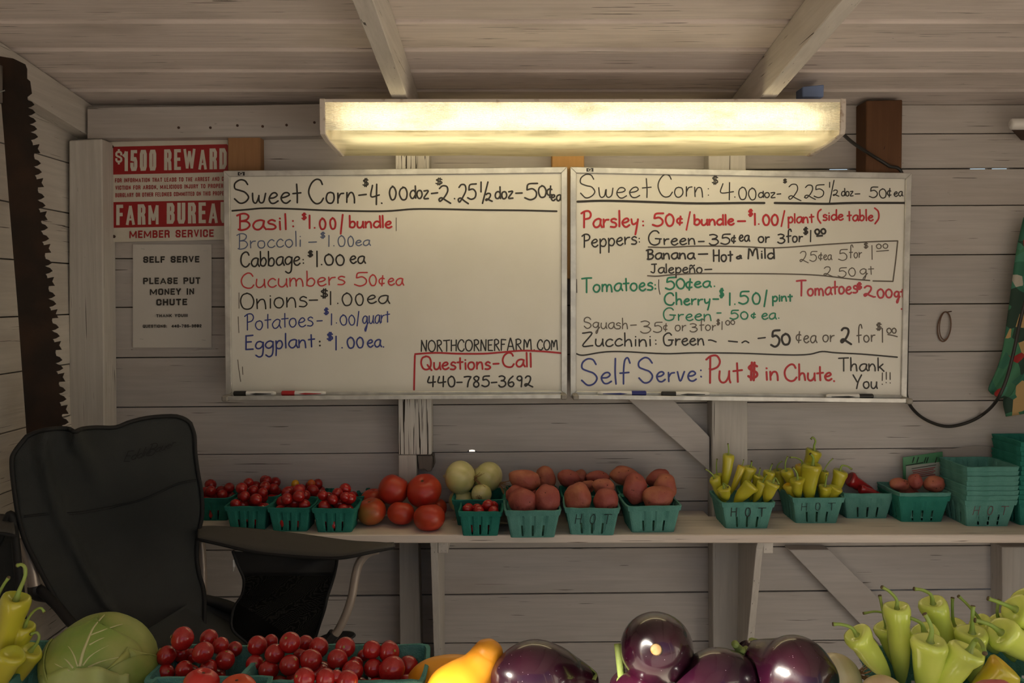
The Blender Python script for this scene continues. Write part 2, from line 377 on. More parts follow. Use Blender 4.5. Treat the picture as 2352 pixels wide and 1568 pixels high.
def ribbon(mb, pts, w, fn):
    """flat pen stroke through 2D pixel points"""
    pts = [Vector(p) for p in pts]
    if len(pts) < 2: return
    d0 = (pts[1] - pts[0]); d1 = (pts[-1] - pts[-2])
    if d0.length < 1e-6 or d1.length < 1e-6: return
    pts = [pts[0] - d0.normalized() * w * .35] + pts + [pts[-1] + d1.normalized() * w * .35]
    L, R = [], []; n = len(pts)
    for i, p in enumerate(pts):
        t = pts[min(i + 1, n - 1)] - pts[max(i - 1, 0)]
        if t.length < 1e-9: t = Vector((1, 0))
        t.normalize(); nn = Vector((-t.y, t.x)); h = w / 2 * (.45 if i in (0, n - 1) else 1)
        dy = Vector((0, LIFT[0] - .000008 * i, 0)); L.append(fn(*(p + nn * h)) + dy); R.append(fn(*(p - nn * h)) + dy)
    LIFT[0] = -.00006 * ((LIFT[0] / -.00006 + 1) % 4)
    mb.add(L + R, [(i, i + 1, n + i + 1, n + i) for i in range(n - 1)])
def glyph_strokes(ch):
    wd, s = G[ch]; out = []
    for st in s.split(';'):
        if st.strip(): out.append([tuple(float(q) / 100 for q in c.split(',')) for c in st.split()])
    return wd, out
HR = random.Random(3)
def write(mb, text, x0, x1, yb, cap, fn, w=3.2, xh=None, yb1=None, slant=0, jit=.012):
    """text fitted between pixel x0 and x1 with its baseline at yb (yb1 at the right end)"""
    xh = xh or cap * .5; yb1 = yb if yb1 is None else yb1
    tot = sum(G[c][0] * (1 if (c not in LOW) else max(.55, xh / cap * 2)) + .06 for c in text) - .06
    sc = (x1 - x0) / tot; x = 0
    for c in text:
        k = 1 if c not in LOW else max(.55, xh / cap * 2)
        wd, sts = glyph_strokes(c); dy = HR.uniform(-.02, .02) * cap
        if c == 'ñ': pass
        for st in sts:
            q = []
            for gx, gy in st:
                if c in LOW: yy = gy / .5 * xh if gy <= .5 else xh + (gy - .5) / .5 * (cap - xh)
                else: yy = gy * cap
                X = x0 + (x + gx * k) * sc + yy * slant
                q.append(Vector((X + HR.uniform(-jit, jit) * cap, (yb + (yb1 - yb) * (x * sc) / max(1, x1 - x0)) - yy + dy + HR.uniform(-jit, jit) * cap)))
            ribbon(mb, cr(q, 5) if len(q) > 2 else q, w, fn)
        x += wd * k + .06
def T(x): return x
G['ñ'] = (.44, G['n'][1] + ';4,66 14,80 26,66 38,82'); LOW.add('ñ')
# each entry: (ink, width, [items]); item = (text, x0, x1, baseline, cap, xh) or ('line', [points], width)
LB = [
 ('K', 3.8, [('Sweet', 535, 692, 467, 54, 25), ('Corn', 708, 817, 467, 56, 26), ('-', 823, 843, 468, 50), ('4.', 850, 880, 469, 48), ('0', 893, 911, 459, 32), ('0', 916, 937, 459, 30), ('doz', 941, 985, 456, 30, 19), ('-', 990, 1006, 463, 50), ('2', 1005, 1038, 465, 40), ('.', 1042, 1046, 457, 20), ('2', 1050, 1078, 466, 44), ('5', 1072, 1096, 458, 36), ('1', 1103, 1107, 441, 24), ('/', 1106, 1122, 464, 44), ('2', 1114, 1132, 461, 18), ('doz', 1136, 1179, 456, 28, 17), ('-', 1183, 1200, 461, 44), ('5', 1203, 1237, 458, 38), ('0', 1235, 1256, 453, 28), ('¢', 1255, 1270, 453, 27), ('ea', 1265, 1289, 461, 26, 14)]),
 ('K', 3.0, [('$', 832, 848, 428, 18), ('$', 999, 1018, 424, 15)]),
 ('K', 4.0, [('line', [(533, 484), (570, 481), (610, 478), (680, 480), (750, 483), (850, 485), (900, 484), (950, 480), (1010, 480), (1100, 482), (1200, 483), (1279, 485)])]),
 ('R', 4.4, [('Basil', 543, 660, 528, 37, 22), (':', 669, 677, 522, 34), ('1', 709, 713, 525, 31), ('.', 720, 726, 524, 20), ('0', 733, 749, 526, 26), ('0', 757, 772, 526, 26), ('/', 782, 788, 533, 40), ('bundle', 801, 900, 523, 28, 15)]),
 ('R', 3.0, [('$', 692, 705, 504, 15)]),
 ('b', 2.6, [('Broccoli', 543, 693, 571, 35, 18, 566), ('-', 708, 728, 566, 24), ('$', 735, 748, 547, 14), ('1', 754, 757, 566, 26), ('.', 765, 769, 565, 14), ('0', 775, 794, 566, 26), ('0', 798, 813, 566, 25), ('ea', 816, 850, 564, 20, 13)]),
 ('K', 3.6, [('Cabbage', 552, 690, 613, 34, 20, 608), (':', 693, 700, 606, 22), ('1', 726, 730, 613, 37), ('.', 737, 741, 608, 14), ('0', 744, 767, 609, 26), ('0', 770, 792, 609, 25), ('ea', 803, 838, 605, 24, 17)]),
 ('K', 3.2, [('$', 706, 720, 590, 14)]),
 ('r', 3.2, [('Cucumbers', 553, 793, 662, 35, 20, 654), ('5', 812, 846, 656, 31), ('0', 847, 866, 656, 26), ('¢', 869, 885, 656, 24), ('ea', 890, 926, 655, 24, 16)]),
 ('K', 3.2, [('Onions', 551, 706, 711, 38, 24, 703), ('-', 709, 731, 701, 30), ('$', 735, 755, 684, 20), ('1', 757, 761, 700, 31), ('.', 774, 778, 697, 14), ('0', 784, 810, 702, 30), ('0', 815, 836, 701, 28), ('ea', 842, 893, 697, 28, 19)]),
 ('B', 2.8, [('Potatoes', 561, 720, 758, 38, 21, 748), ('-', 727, 741, 747, 26), ('$', 743, 756, 722, 15), ('1', 760, 763, 746, 26), ('.', 771, 775, 742, 14), ('0', 780, 798, 746, 24), ('0', 800, 816, 746, 24), ('/', 819, 825, 746, 30), ('quart', 832, 895, 744, 28, 19, 740)]),
 ('B', 3.6, [('Eggplant', 562, 723, 803, 34, 19, 797), ('$', 750, 766, 782, 18), ('1', 770, 774, 803, 32), ('.', 784, 788, 799, 14), ('0', 796, 815, 799, 26), ('0', 818, 836, 798, 25), ('ea', 843, 875, 797, 26, 17), ('.', 879, 883, 797, 14)]),
 ('K', 4.6, [(':', 731, 738, 795, 26)]),
 ('K', 3.0, [('NORTHCORNER', 966, 1148, 807, 26, None, 805), ('FARM.', 1149, 1229, 804, 26, None), ('COM', 1234, 1282, 803, 23, None)]),
 ('R', 4.2, [('line', [(953, 813), (1000, 810), (1050, 812), (1110, 812), (1150, 809), (1200, 805), (1250, 807), (1292, 811)]), ('line', [(953, 816), (952, 850), (951, 895)]), ('Questions', 966, 1127, 848, 31, 17), ('-', 1132, 1147, 848, 30), ('Call', 1153, 1222, 843, 33, 17)]),
 ('K', 3.6, [('440-785-3692', 981, 1225, 888, 25, None)]),
 ('g', 1.6, [('line', [(910, 500), (910, 530)]), ('line', [(549, 672), (549, 708)]), ('line', [(547, 727), (549, 764)]), ('line', [(546, 826), (549, 850), (553, 876)]), ('line', [(557, 842), (558, 860)])]),
]
RB = [
 ('K', 2.8, [('Sweet', 1329, 1496, 454, 53, 25), ('Corn', 1510, 1616, 452, 51, 24), (':', 1624, 1630, 450, 40), ('$', 1634, 1651, 423, 19), ('4', 1653, 1687, 459, 40), ('.', 1686, 1690, 453, 14), ('0', 1695, 1716, 458, 30), ('0', 1718, 1738, 459, 28), ('doz', 1741, 1781, 454, 15, 12), ('-', 1784, 1794, 455, 24)]),
 ('K', 2.6, [('$', 1798, 1808, 420, 9), ('2', 1808, 1842, 460, 38), ('.', 1846, 1850, 454, 14), ('2', 1846, 1875, 457, 33), ('5', 1868, 1895, 454, 30), ('1', 1904, 1907, 430, 12), ('/', 1903, 1917, 462, 46), ('2', 1912, 1928, 450, 14), ('doz', 1932, 1960, 450, 18, 11), ('-', 1963, 1976, 455, 24), ('5', 1995, 2018, 454, 25), ('0', 2018, 2037, 455, 22), ('¢', 2037, 2048, 452, 20), ('ea', 2053, 2073, 451, 16, 11)]),
 ('K', 5.2, [('line', [(1326, 463), (1380, 461), (1440, 462), (1500, 464), (1600, 467), (1700, 466), (1756, 466)]), ('line', [(1779, 466), (1850, 467), (1900, 468), (1960, 466), (2078, 466)])]),
 ('R', 4.6, [('Parsley', 1334, 1467, 523, 38, 20, 521), (':', 1474, 1480, 519, 26), ('5', 1497, 1526, 519, 30), ('0', 1527, 1549, 519, 28), ('¢', 1553, 1569, 516, 20), ('bundle', 1593, 1686, 517, 24, 14), ('-', 1693, 1713, 518, 26), ('1', 1732, 1736, 517, 27), ('0', 1751, 1768, 517, 25), ('0', 1771, 1788, 517, 25)]),
 ('R', 3.8, [('/', 1575, 1586, 526, 38), ('$', 1718, 1730, 496, 15), ('.', 1741, 1745, 515, 14), ('/', 1793, 1803, 517, 32), ('plant', 1809, 1869, 512, 22, 14), ('(', 1877, 1887, 509, 28), ('side', 1889, 1937, 506, 25, 13), ('table', 1945, 2006, 507, 26, 13), (')', 2007, 2019, 511, 32)]),
 ('K', 3.4, [('Peppers', 1336, 1463, 568, 30, 18, 560), (':', 1465, 1471, 557, 22), ('Green', 1489, 1598, 562, 32, 15), ('-', 1603, 1618, 564, 24), ('3', 1627, 1652, 562, 24), ('5', 1654, 1679, 561, 24), ('¢', 1679, 1691, 558, 18), ('ea', 1697, 1721, 554, 20, 14), ('or', 1741, 1768, 557, 20, 14), ('3', 1785, 1804, 558, 21), ('for', 1806, 1844, 556, 30, 14)]),
 ('K', 3.0, [('$', 1844, 1857, 538, 16), ('1', 1860, 1864, 555, 27)]),
 ('K', 4.2, [('0', 1871, 1883, 538, 12), ('0', 1885, 1897, 537, 12), ('line', [(1876, 542), (1889, 541)])]),
 ('g', 3.0, [('line', [(1489, 567), (1530, 568), (1600, 565), (1700, 566), (1782, 569), (1900, 561), (2000, 555), (2062, 553)]), ('line', [(2062, 553), (2057, 600), (2051, 646)]), ('line', [(2051, 646), (2005, 645)]), ('line', [(1998, 644), (1950, 640), (1880, 632), (1800, 629), (1700, 628), (1600, 628), (1540, 631), (1510, 634), (1487, 633)])]),
 ('K', 3.8, [('Banana', 1484, 1595, 595, 22, 14), ('-', 1603, 1627, 594, 26), ('Hot', 1637, 1683, 600, 27, 16), ('&', 1690, 1704, 594, 14), ('Mild', 1716, 1779, 594, 24, 13)]),
 ('K', 3.2, [('Jalepeño', 1494, 1614, 627, 21, 13), ('-', 1618, 1636, 627, 20)]),
 ('g', 2.2, [('2', 1835, 1858, 602, 26), ('5', 1858, 1878, 600, 23), ('¢', 1879, 1890, 598, 18), ('ea', 1891, 1910, 597, 18, 12), ('5', 1924, 1948, 598, 26), ('for', 1950, 1980, 592, 30, 13), ('$', 1983, 1995, 570, 13), ('1', 2001, 2005, 596, 33), ('0', 2012, 2025, 571, 11), ('0', 2027, 2040, 570, 11), ('line', [(2013, 577), (2041, 575)]), ('2', 1890, 1914, 634, 22), ('5', 1923, 1946, 636, 22), ('0', 1948, 1966, 634, 20), ('qt', 1974, 2007, 631, 22, 14)]),
 ('G', 4.0, [('Tomatoes', 1335, 1500, 671, 34, 18, 666), (':', 1502, 1508, 664, 24), ('5', 1527, 1552, 665, 28), ('0', 1552, 1574, 663, 24), ('¢', 1574, 1592, 666, 26), ('ea', 1594, 1632, 660, 22, 14), ('.', 1639, 1643, 658, 14), ('Cherry', 1525, 1632, 700, 28, 14), ('-', 1637, 1651, 697, 24), ('$', 1652, 1663, 683, 20), ('1', 1674, 1678, 701, 29), ('.', 1686, 1690, 699, 14), ('5', 1695, 1722, 698, 29), ('0', 1727, 1747, 698, 27), ('/', 1754, 1762, 701, 34), ('pint', 1773, 1820, 692, 18, 12)]),
 ('G', 3.2, [('Green', 1523, 1635, 736, 29, 15), ('-', 1646, 1657, 728, 22), ('5', 1675, 1698, 733, 21), ('0', 1700, 1719, 733, 18), ('¢', 1724, 1737, 731, 14), ('ea', 1749, 1782, 733, 20, 14), ('.', 1787, 1791, 731, 14)]),
 ('K', 1.8, [('line', [(1513, 642), (1513, 660), (1516, 676)]), ('line', [(1324, 641), (1325, 672)]), ('line', [(1318, 722), (1322, 730), (1317, 740)])]),
 ('p', 4.2, [('Tomatoes', 1829, 1970, 680, 36, 17, 673), ('$', 1967, 1980, 664, 15), ('2', 1982, 2009, 681, 25), ('.', 2008, 2012, 682, 12), ('0', 2014, 2031, 684, 21), ('0', 2033, 2050, 683, 20), ('qt', 2053, 2078, 683, 20, 14), ('.', 2069, 2073, 710, 14)]),
 ('g', 2.4, [('Squash', 1340, 1443, 753, 25, 14, 756), ('-', 1447, 1463, 757, 26), ('3', 1469, 1497, 765, 28), ('5', 1499, 1523, 763, 24), ('¢', 1523, 1534, 760, 18), ('or', 1550, 1576, 760, 22, 14), ('3', 1583, 1603, 762, 19), ('for', 1606, 1645, 759, 26, 13), ('$', 1645, 1654, 746, 13), ('1', 1657, 1660, 757, 19), ('0', 1666, 1677, 746, 11), ('0', 1678, 1688, 745, 10)]),
 ('K', 3.4, [('Zucchini', 1336, 1497, 795, 31, 17), (':', 1503, 1509, 791, 24), ('Green', 1523, 1618, 793, 29, 16), ('line', [(1627, 781), (1634, 781), (1645, 785)]), ('line', [(1673, 783), (1694, 785)]), ('line', [(1704, 787), (1712, 783), (1720, 787)]), ('line', [(1741, 777), (1758, 775)])]),
 ('K', 5.0, [('5', 1769, 1793, 795, 38), ('0', 1794, 1816, 791, 26), ('2', 1929, 1957, 789, 37)]),
 ('g', 2.8, [('¢', 1827, 1842, 787, 26), ('ea', 1845, 1875, 787, 26, 17), ('or', 1889, 1917, 785, 24, 16), ('for', 1967, 2011, 785, 41, 16), ('$', 2011, 2026, 758, 17), ('1', 2025, 2029, 786, 33), ('0', 2036, 2048, 765, 12), ('0', 2048, 2059, 765, 12), ('line', [(2039, 768), (2050, 770), (2061, 773)])]),
 ('K', 3.4, [('line', [(1324, 812), (1332, 815), (1345, 815), (1380, 809), (1410, 807), (1450, 808), (1500, 811), (1540, 812), (1600, 810), (1700, 811), (1780, 814), (1830, 815), (1862, 813), (1888, 807), (1920, 810), (1980, 813), (2061, 820)])]),
 ('B', 4.0, [('Self', 1332, 1447, 882, 60, 27), ('Serve', 1463, 1600, 879, 58, 24, 874), (':', 1607, 1613, 867, 40)]),
 ('R', 4.6, [('P', 1620, 1656, 880, 64), ('ut', 1650, 1705, 878, 52, 28), ('in', 1757, 1789, 874, 40, 22), ('Chute', 1801, 1911, 874, 38, 18), ('.', 1913, 1919, 876, 18)]),
 ('R', 5.6, [('$', 1715, 1743, 872, 38)]),
 ('K', 3.4, [('Thank', 1925, 2031, 852, 31, 17), ('You', 1958, 2015, 892, 33, 16)]),
 ('g', 2.6, [('!', 2024, 2029, 884, 28), ('!', 2033, 2038, 880, 26), ('!', 2042, 2047, 880, 26)]),
]
ALU = setmat('aluminium_frame', (.62, .61, .58, 1), .38, metal=.55, col2=(.5, .49, .47, 1), vscale=30)
BOARD = setmat('whiteboard_enamel', (.78, .76, .70, 1), .22, col2=(.72, .70, .63, 1), vscale=3, spec=.35)
PLG = setmat('grey_plastic', (.28, .26, .23, 1), .5)
BLK = setmat('black_plastic', (.015, .015, .015, 1), .4)
WHT = setmat('white_plastic', (.75, .74, .72, 1), .35)
def whiteboard(c, label, lines, logo_x):
    (ax, ay), (bx, by), (cx, cy), (dx, dy) = c          # tl, tr, br, bl
    YB = -.078
    root = empty('whiteboard', P((ax + cx) / 2, cy, YB + .01), label, 'whiteboard')
    def lerp(u, v):
        x = (ax + (bx - ax) * u) * (1 - v) + (dx + (cx - dx) * u) * v; y = (ay + (by - ay) * u) * (1 - v) + (dy + (cy - dy) * u) * v
        return (x, y)
    fw = .0175; fh = .026
    slab('panel', [lerp(.006, .01), lerp(.994, .01), lerp(.994, .99), lerp(.006, .99)], YB, .009, BOARD, root, 0)
    YFm = YB - .006
    for q in ([lerp(0, 0), lerp(1, 0), lerp(1 - fw, fh), lerp(fw, fh)], [lerp(1, 0), lerp(1, 1), lerp(1 - fw, 1 - fh), lerp(1 - fw, fh)],
              [lerp(0, 1), lerp(0, 0), lerp(fw, fh), lerp(fw, 1 - fh)], [lerp(1, 1), lerp(0, 1), lerp(fw, 1 - fh), lerp(1 - fw, 1 - fh)]):
        slab('frame_rail', q, YFm, .014, ALU, root, .0012)
    # thin raised bead along the top rail
    # pen tray
    a, b_ = P(*lerp(0.004, 1), YB), P(*lerp(.996, 1), YB)
    m = MB(); h = .004; dpt = .035
    prof = [(0, .0), (-dpt, .0), (-dpt, .011), (-dpt + .003, .011), (-dpt + .003, .004), (0, .004)]
    m.prism([Vector((a.x, YB - .004 + y, a.z + z)) for y, z in prof], (b_.x - a.x, 0, b_.z - a.z)).obj('pen_tray', ALU, root, bevel=.0006)
    for e, s_ in ((a, 1), (b_, -1)):
        MB().box((min(e.x, e.x + s_ * .016), YB - .045, e.z - .003), (max(e.x, e.x + s_ * .016), YB - .003, e.z + .012)).obj('corner_cap', PLG, root, bevel=.003)
    lg = slab('frame_label', [(logo_x, ay + 3), (logo_x + 16, ay + 2.5), (logo_x + 16, ay + 11), (logo_x, ay + 11)], YFm - .0008, .0008, BLK, root, 0)
    mm = MB(); write(mm, 'Q', logo_x + 4, logo_x + 12, ay + 10, 6, lambda x, y: P(x, y, YFm - .0011), 1.0)
    mm.obj('logo', WHT, lg)
    fn = lambda x, y: P(x, y, YB - .0005)
    for ink, wdt, items in lines:
        mb = MB()
        for it in items:
            if it[0] == 'line': ribbon(mb, cr([Vector(q) for q in it[1]], 4), wdt, fn)
            else:
                t_, x0, x1, yb, cap = it[:5]; xh = it[5] if len(it) > 5 else None; yb1 = it[6] if len(it) > 6 else None
                write(mb, t_, x0, x1, yb, cap, fn, wdt, xh, yb1)
        mb.obj('handwriting', INK[ink], root)
    return root
whiteboard([(513, 392), (1303, 383), (1303, 911), (518, 915)], 'left whiteboard with few lines, Basil to Eggplant prices and a phone number in the corner', LB, 546)
whiteboard([(1310, 383), (2095, 397), (2083, 921), (1310, 912)], 'right whiteboard crowded with writing from Parsley to Self Serve Put $ in Chute', RB, 1347)
# markers on the trays
def marker(x0, x1, y, capleft, capcol, label, tray_y, rr=.0066):
    z = P(1176, tray_y, -.1).z + rr + .0045
    a = P(x0, y, -.1); b_ = P(x1, y, -.1); a.z = b_.z = z
    root = empty('marker', (a + b_) / 2 - Vector((0, 0, rr)), label, 'marker')
    L = (b_ - a).length; u = (b_ - a) / L
    if not capleft: a, b_, u = b_, a, -u
    k = .3
    MB().tube([a, a + u * .002, a + u * L * k], [rr * .8, rr * 1.05, rr * 1.05], 14).obj('cap', capcol, root, smooth=False)
    MB().tube([a + u * L * k, a + u * L * .93, a + u * L], [rr * .95, rr * .95, rr * .6], 14).obj('barrel', WHT, root)
    m = MB(); f0 = a + u * L * .38; f1 = a + u * L * .9
    m.add([f0 + Vector((0, -rr * .97, -rr * .1)), f0.lerp(f1, .3) + Vector((0, -rr * .99, rr * .3)), f1 + Vector((0, -rr * .99, .0003)), f1 + Vector((0, -rr * .98, -rr * .2)), f0.lerp(f1, .3) + Vector((0, -rr * .99, -rr * .5))], [(0, 1, 2, 3, 4)])
    m.obj('printed_stripe', capcol, root)
RC = setmat('red_plastic', (.4, .015, .02, 1), .35); BC = setmat('blue_plastic', (.02, .03, .2, 1), .35)
marker(537, 634, 903, True, BLK, 'black capped marker at the left end of the left whiteboard tray', 913)
marker(647, 749, 903, True, RC, 'red capped marker on the left whiteboard tray', 912.5)
marker(1373, 1484, 904, False, BC, 'blue capped marker on the right whiteboard tray', 912.5)
marker(1519, 1629, 905, True, BLK, 'black marker with its cap to the left, on the right whiteboard tray', 914)
marker(1897, 2005, 912, False, BLK, 'black marker with its cap to the right, at the right end of the tray', 919.5)
# ---------------------------------------------------------------- printed signs
BLK_ = {   # centre lines of a condensed block alphabet in a unit box
'A': (1.35, '0,0 .5,1 1,0;.2,.22 .8,.22'), 'B': (1, '0,0 0,1 .7,1 .95,.88 .95,.65 .7,.53 0,.53;.7,.53 1,.4 1,.13 .75,0 0,0'), 'C': (1, '1,.7 1,.85 .8,1 .2,1 0,.85 0,.15 .2,0 .8,0 1,.15 1,.3'),
'D': (1, '0,0 0,1 .65,1 1,.82 1,.18 .65,0 0,0'), 'E': (.85, '1,1 0,1 0,0 1,0;0,.52 .85,.52'), 'F': (.8, '1,1 0,1 0,0;0,.52 .85,.52'), 'G': (1, '1,.72 1,.85 .8,1 .2,1 0,.85 0,.15 .2,0 .8,0 1,.15 1,.45 .55,.45'),
'H': (1, '0,0 0,1;1,0 1,1;0,.52 1,.52'), 'I': (0, '0,0 0,1'), 'J': (.8, '1,1 1,.15 .8,0 .2,0 0,.15 0,.3'), 'K': (1, '0,0 0,1;1,1 0,.4;.35,.6 1,0'), 'L': (.8, '0,1 0,0 1,0'),
'M': (1.7, '0,0 0,1 .5,.15 1,1 1,0'), 'N': (1, '0,0 0,1 1,0 1,1'), 'O': (1.05, '.2,0 .8,0 1,.15 1,.85 .8,1 .2,1 0,.85 0,.15 .2,0 .3,0'), 'P': (1, '0,0 0,1 .75,1 1,.87 1,.6 .75,.46 0,.46'),
'Q': (1.05, '.2,0 .8,0 1,.15 1,.85 .8,1 .2,1 0,.85 0,.15 .2,0 .3,0;.55,.28 1,-.06'), 'R': (1, '0,0 0,1 .75,1 1,.87 1,.63 .75,.5 0,.5;.65,.5 .95,.35 1,0'), 'S': (1, '1,.74 1,.86 .8,1 .2,1 0,.86 0,.66 .2,.55 .8,.45 1,.33 1,.14 .8,0 .2,0 0,.14 0,.26'),
'T': (.95, '0,1 1,1;.5,1 .5,0'), 'U': (1, '0,1 0,.15 .2,0 .8,0 1,.15 1,1'), 'V': (1, '0,1 .5,0 1,1'), 'W': (2.2, '0,1 .25,0 .5,.95 .75,0 1,1'), 'Y': (1, '0,1 .5,.48 1,1;.5,.48 .5,0'),
'0': (.9, '.2,0 .8,0 1,.15 1,.85 .8,1 .2,1 0,.85 0,.15 .2,0 .3,0'), '1': (.45, '0,.8 .6,.86 1,1 1,0'), '2': (.9, '0,.7 0,.86 .2,1 .8,1 1,.86 1,.66 0,.1 0,0 1,0'), '3': (.9, '0,.75 0,.86 .2,1 .8,1 1,.86 1,.66 .75,.53 .4,.53;.75,.53 1,.4 1,.14 .8,0 .2,0 0,.14 0,.25'),
'4': (.95, '.75,0 .75,1 0,.35 0,.25 1,.25'), '5': (.9, '.95,1 .1,1 .05,.5 .3,.6 .8,.6 1,.45 1,.15 .8,0 .2,0 0,.15 0,.28'), '6': (.9, '1,.8 .8,1 .2,1 0,.8 0,.15 .2,0 .8,0 1,.15 1,.45 .8,.58 .2,.58 0,.45'), '7': (.9, '0,1 1,1 .35,0'),
'8': (.9, '.2,.53 0,.66 0,.86 .2,1 .8,1 1,.86 1,.66 .8,.53 .2,.53 0,.4 0,.14 .2,0 .8,0 1,.14 1,.4 .8,.53'), '9': (.9, '0,.2 .2,0 .8,0 1,.2 1,.85 .8,1 .2,1 0,.85 0,.55 .2,.42 .8,.42 1,.55'),
'$': (.95, '1,.72 1,.82 .8,.93 .2,.93 0,.82 0,.64 .2,.55 .8,.45 1,.35 1,.18 .8,.07 .2,.07 0,.18 0,.28;.5,.93 .5,1.1;.5,.07 .5,-.1'), '!': (0, '0,1 0,.35;0,.06 0,0'), ':': (0, '0,.62 0,.56;0,.1 0,.04'), '-': (.5, '0,.38 1,.38'), ',': (.1, '.6,.06 0,-.14'), '.': (0, '0,.05 0,0'), ' ': (.45, '')}
def thick_line(mb, pts, w, fn):
    """polyline of constant width with mitred corners"""
    pts = [Vector(p) for p in pts]; n = len(pts)
    for i in range(1, n - 1):      # sharp corners: two overlapping straight pieces keep the full stroke width
        u_, v_ = (pts[i] - pts[i - 1]).normalized(), (pts[i + 1] - pts[i]).normalized()
        if u_.dot(v_) < -.2:
            thick_line(mb, pts[:i] + [pts[i] + u_ * w * .12], w, fn); thick_line(mb, [pts[i] - v_ * w * .12] + pts[i + 1:], w, fn); return
    d0 = (pts[1] - pts[0]).normalized(); d1 = (pts[-1] - pts[-2]).normalized(); L = []; Rr = []
    for i, p in enumerate(pts):
        a = (p - pts[i - 1]).normalized() if i else d0; b_ = (pts[i + 1] - p).normalized() if i < n - 1 else d1
        na, nb_ = Vector((-a.y, a.x)), Vector((-b_.y, b_.x)); m = (na + nb_); m = m.normalized() if m.length > 1e-6 else na
        k = min(1 / max(.35, m.dot(na)), 1.35); dy = Vector((0, LIFT[0] - .00001 * i, 0)); L.append(fn(*(p + m * w / 2 * k)) + dy); Rr.append(fn(*(p - m * w / 2 * k)) + dy)
    LIFT[0] = -.0001 * (round(LIFT[0] / -.0001 + 1) % 4)
    mb.add(L + Rr, [(i, i + 1, n + i + 1, n + i) for i in range(n - 1)])
def printed(text, x0, x1, ybl, ybr, cap, fn, name, mat, parent, bold=.17, mb=None, hw=.42):
    """block capitals fitted between x0 and x1; baseline runs from ybl to ybr; bold and hw are fractions of the cap height"""
    own = mb is None; mb = mb or MB(); t = bold; gap = t * .75
    adv = lambda c: (BLK_[c][0] * hw + t + gap) if c != ' ' else (hw * .9 + t)
    tot = sum(adv(c) for c in text) - gap; sc = (x1 - x0) / tot; x = 0; T_ = bold * min(cap, sc * 1.0)
    for c in text:
        w_, st = BLK_[c]
        for s_ in [q for q in st.split(';') if q]:
            pts = []
            for q in s_.split():
                gx, gy = map(float, q.split(',')); X = (x + t / 2 + gx * w_ * hw) * sc; yy = T_ / 2 + gy * (cap - T_)
                pts.append((x0 + X, ybl + (ybr - ybl) * X / (x1 - x0) - yy))
            # butt ends reach the outline
            p = [Vector(q) for q in pts]; e0 = (p[0] - p[1]).normalized() * T_ / 2; e1 = (p[-1] - p[-2]).normalized() * T_ / 2
            p[0] += e0; p[-1] += e1; thick_line(mb, p, T_ * (.8 if c in 'AMWNV' and s_[0:3] != '.2,' else .6 if c == 'A' else 1), fn)
        x += adv(c)
    if own: return mb.obj(name, mat, parent)
SIGNW = setmat('sign_white', (.66, .62, .54, 1), .45, col2=(.6, .56, .48, 1), vscale=12)
SRED = setmat('sign_red', (.33, .012, .014, 1), .45)
YG = -.012
sg = empty('reward_sign', P(400, 553, YG), 'red and white reward sign half behind the left whiteboard', 'sign')
slab('panel', [(246, 326), (600, 318), (604, 548), (253, 556)], YG, .003, SIGNW, sg, 0)
def fsg(x, y): return P(x, y, YG - .0008)
def fsg2(x, y): return P(x, y, YG - .0014)
rb1 = slab('red_band', [(259, 337), (521, 331), (527, 337), (527, 395), (255, 401)], YG - .0004, .0004, SRED, sg, 0)
slab('red_band', [(256, 464), (600, 458), (600, 517), (259, 523)], YG - .0004, .0004, SRED, sg, 0)
printed('$', 265, 281, 375, 375, 30, fsg, 'lettering', SIGNW, sg, .16, None, .42)
printed('1500', 282, 359, 393, 391.5, 48, fsg, 'lettering', SIGNW, sg, .235, None, .30)
printed('REWARD', 377, 521, 391, 388, 48, fsg, 'lettering', SIGNW, sg, .235, None, .30)
mb = MB()
printed('FOR INFORMATION THAT LEADS TO THE ARREST AND CON-', 264, 530, 419, 415, 9.5, fsg, '', None, None, .17, mb, .3)
printed('VICTION FOR ARSON, MALICIOUS INJURY TO PROPERTY,', 265, 528, 436, 431, 9.5, fsg, '', None, None, .17, mb, .3)
printed('BURGLARY OR OTHER FELONIES COMMITTED ON THIS PROPERTY', 265, 530, 453, 448, 9.5, fsg, '', None, None, .17, mb, .3)
mb.obj('small_print', SRED, sg)
printed('FARM', 267, 365, 517, 515, 47, fsg, 'lettering', SIGNW, sg, .235, None, .30)
printed('BUREAU', 383, 525, 514, 511.5, 48, fsg, 'lettering', SIGNW, sg, .235, None, .30)
printed('MEMBER SERVICE', 297, 491, 547, 544, 17.5, fsg, 'lettering', SRED, sg, .25, None, .56)
for x, y in ((258, 337), (262, 543)):
    c = P(x, y, YG - .001); MB().tube([c, c - Vector((0, .003, 0))], .0042, 12).obj('screw_head', RUST, sg)
PAPER = setmat('paper_sheet', (.6, .57, .53, 1), .6, bump=.15, bscale=6)
PRINT = setmat('printer_black', (.03, .025, .02, 1), .6)
nt_ = empty('paper_notice', P(394, 797, -.004), 'white paper notice reading SELF SERVE PLEASE PUT MONEY IN CHUTE', 'notice')
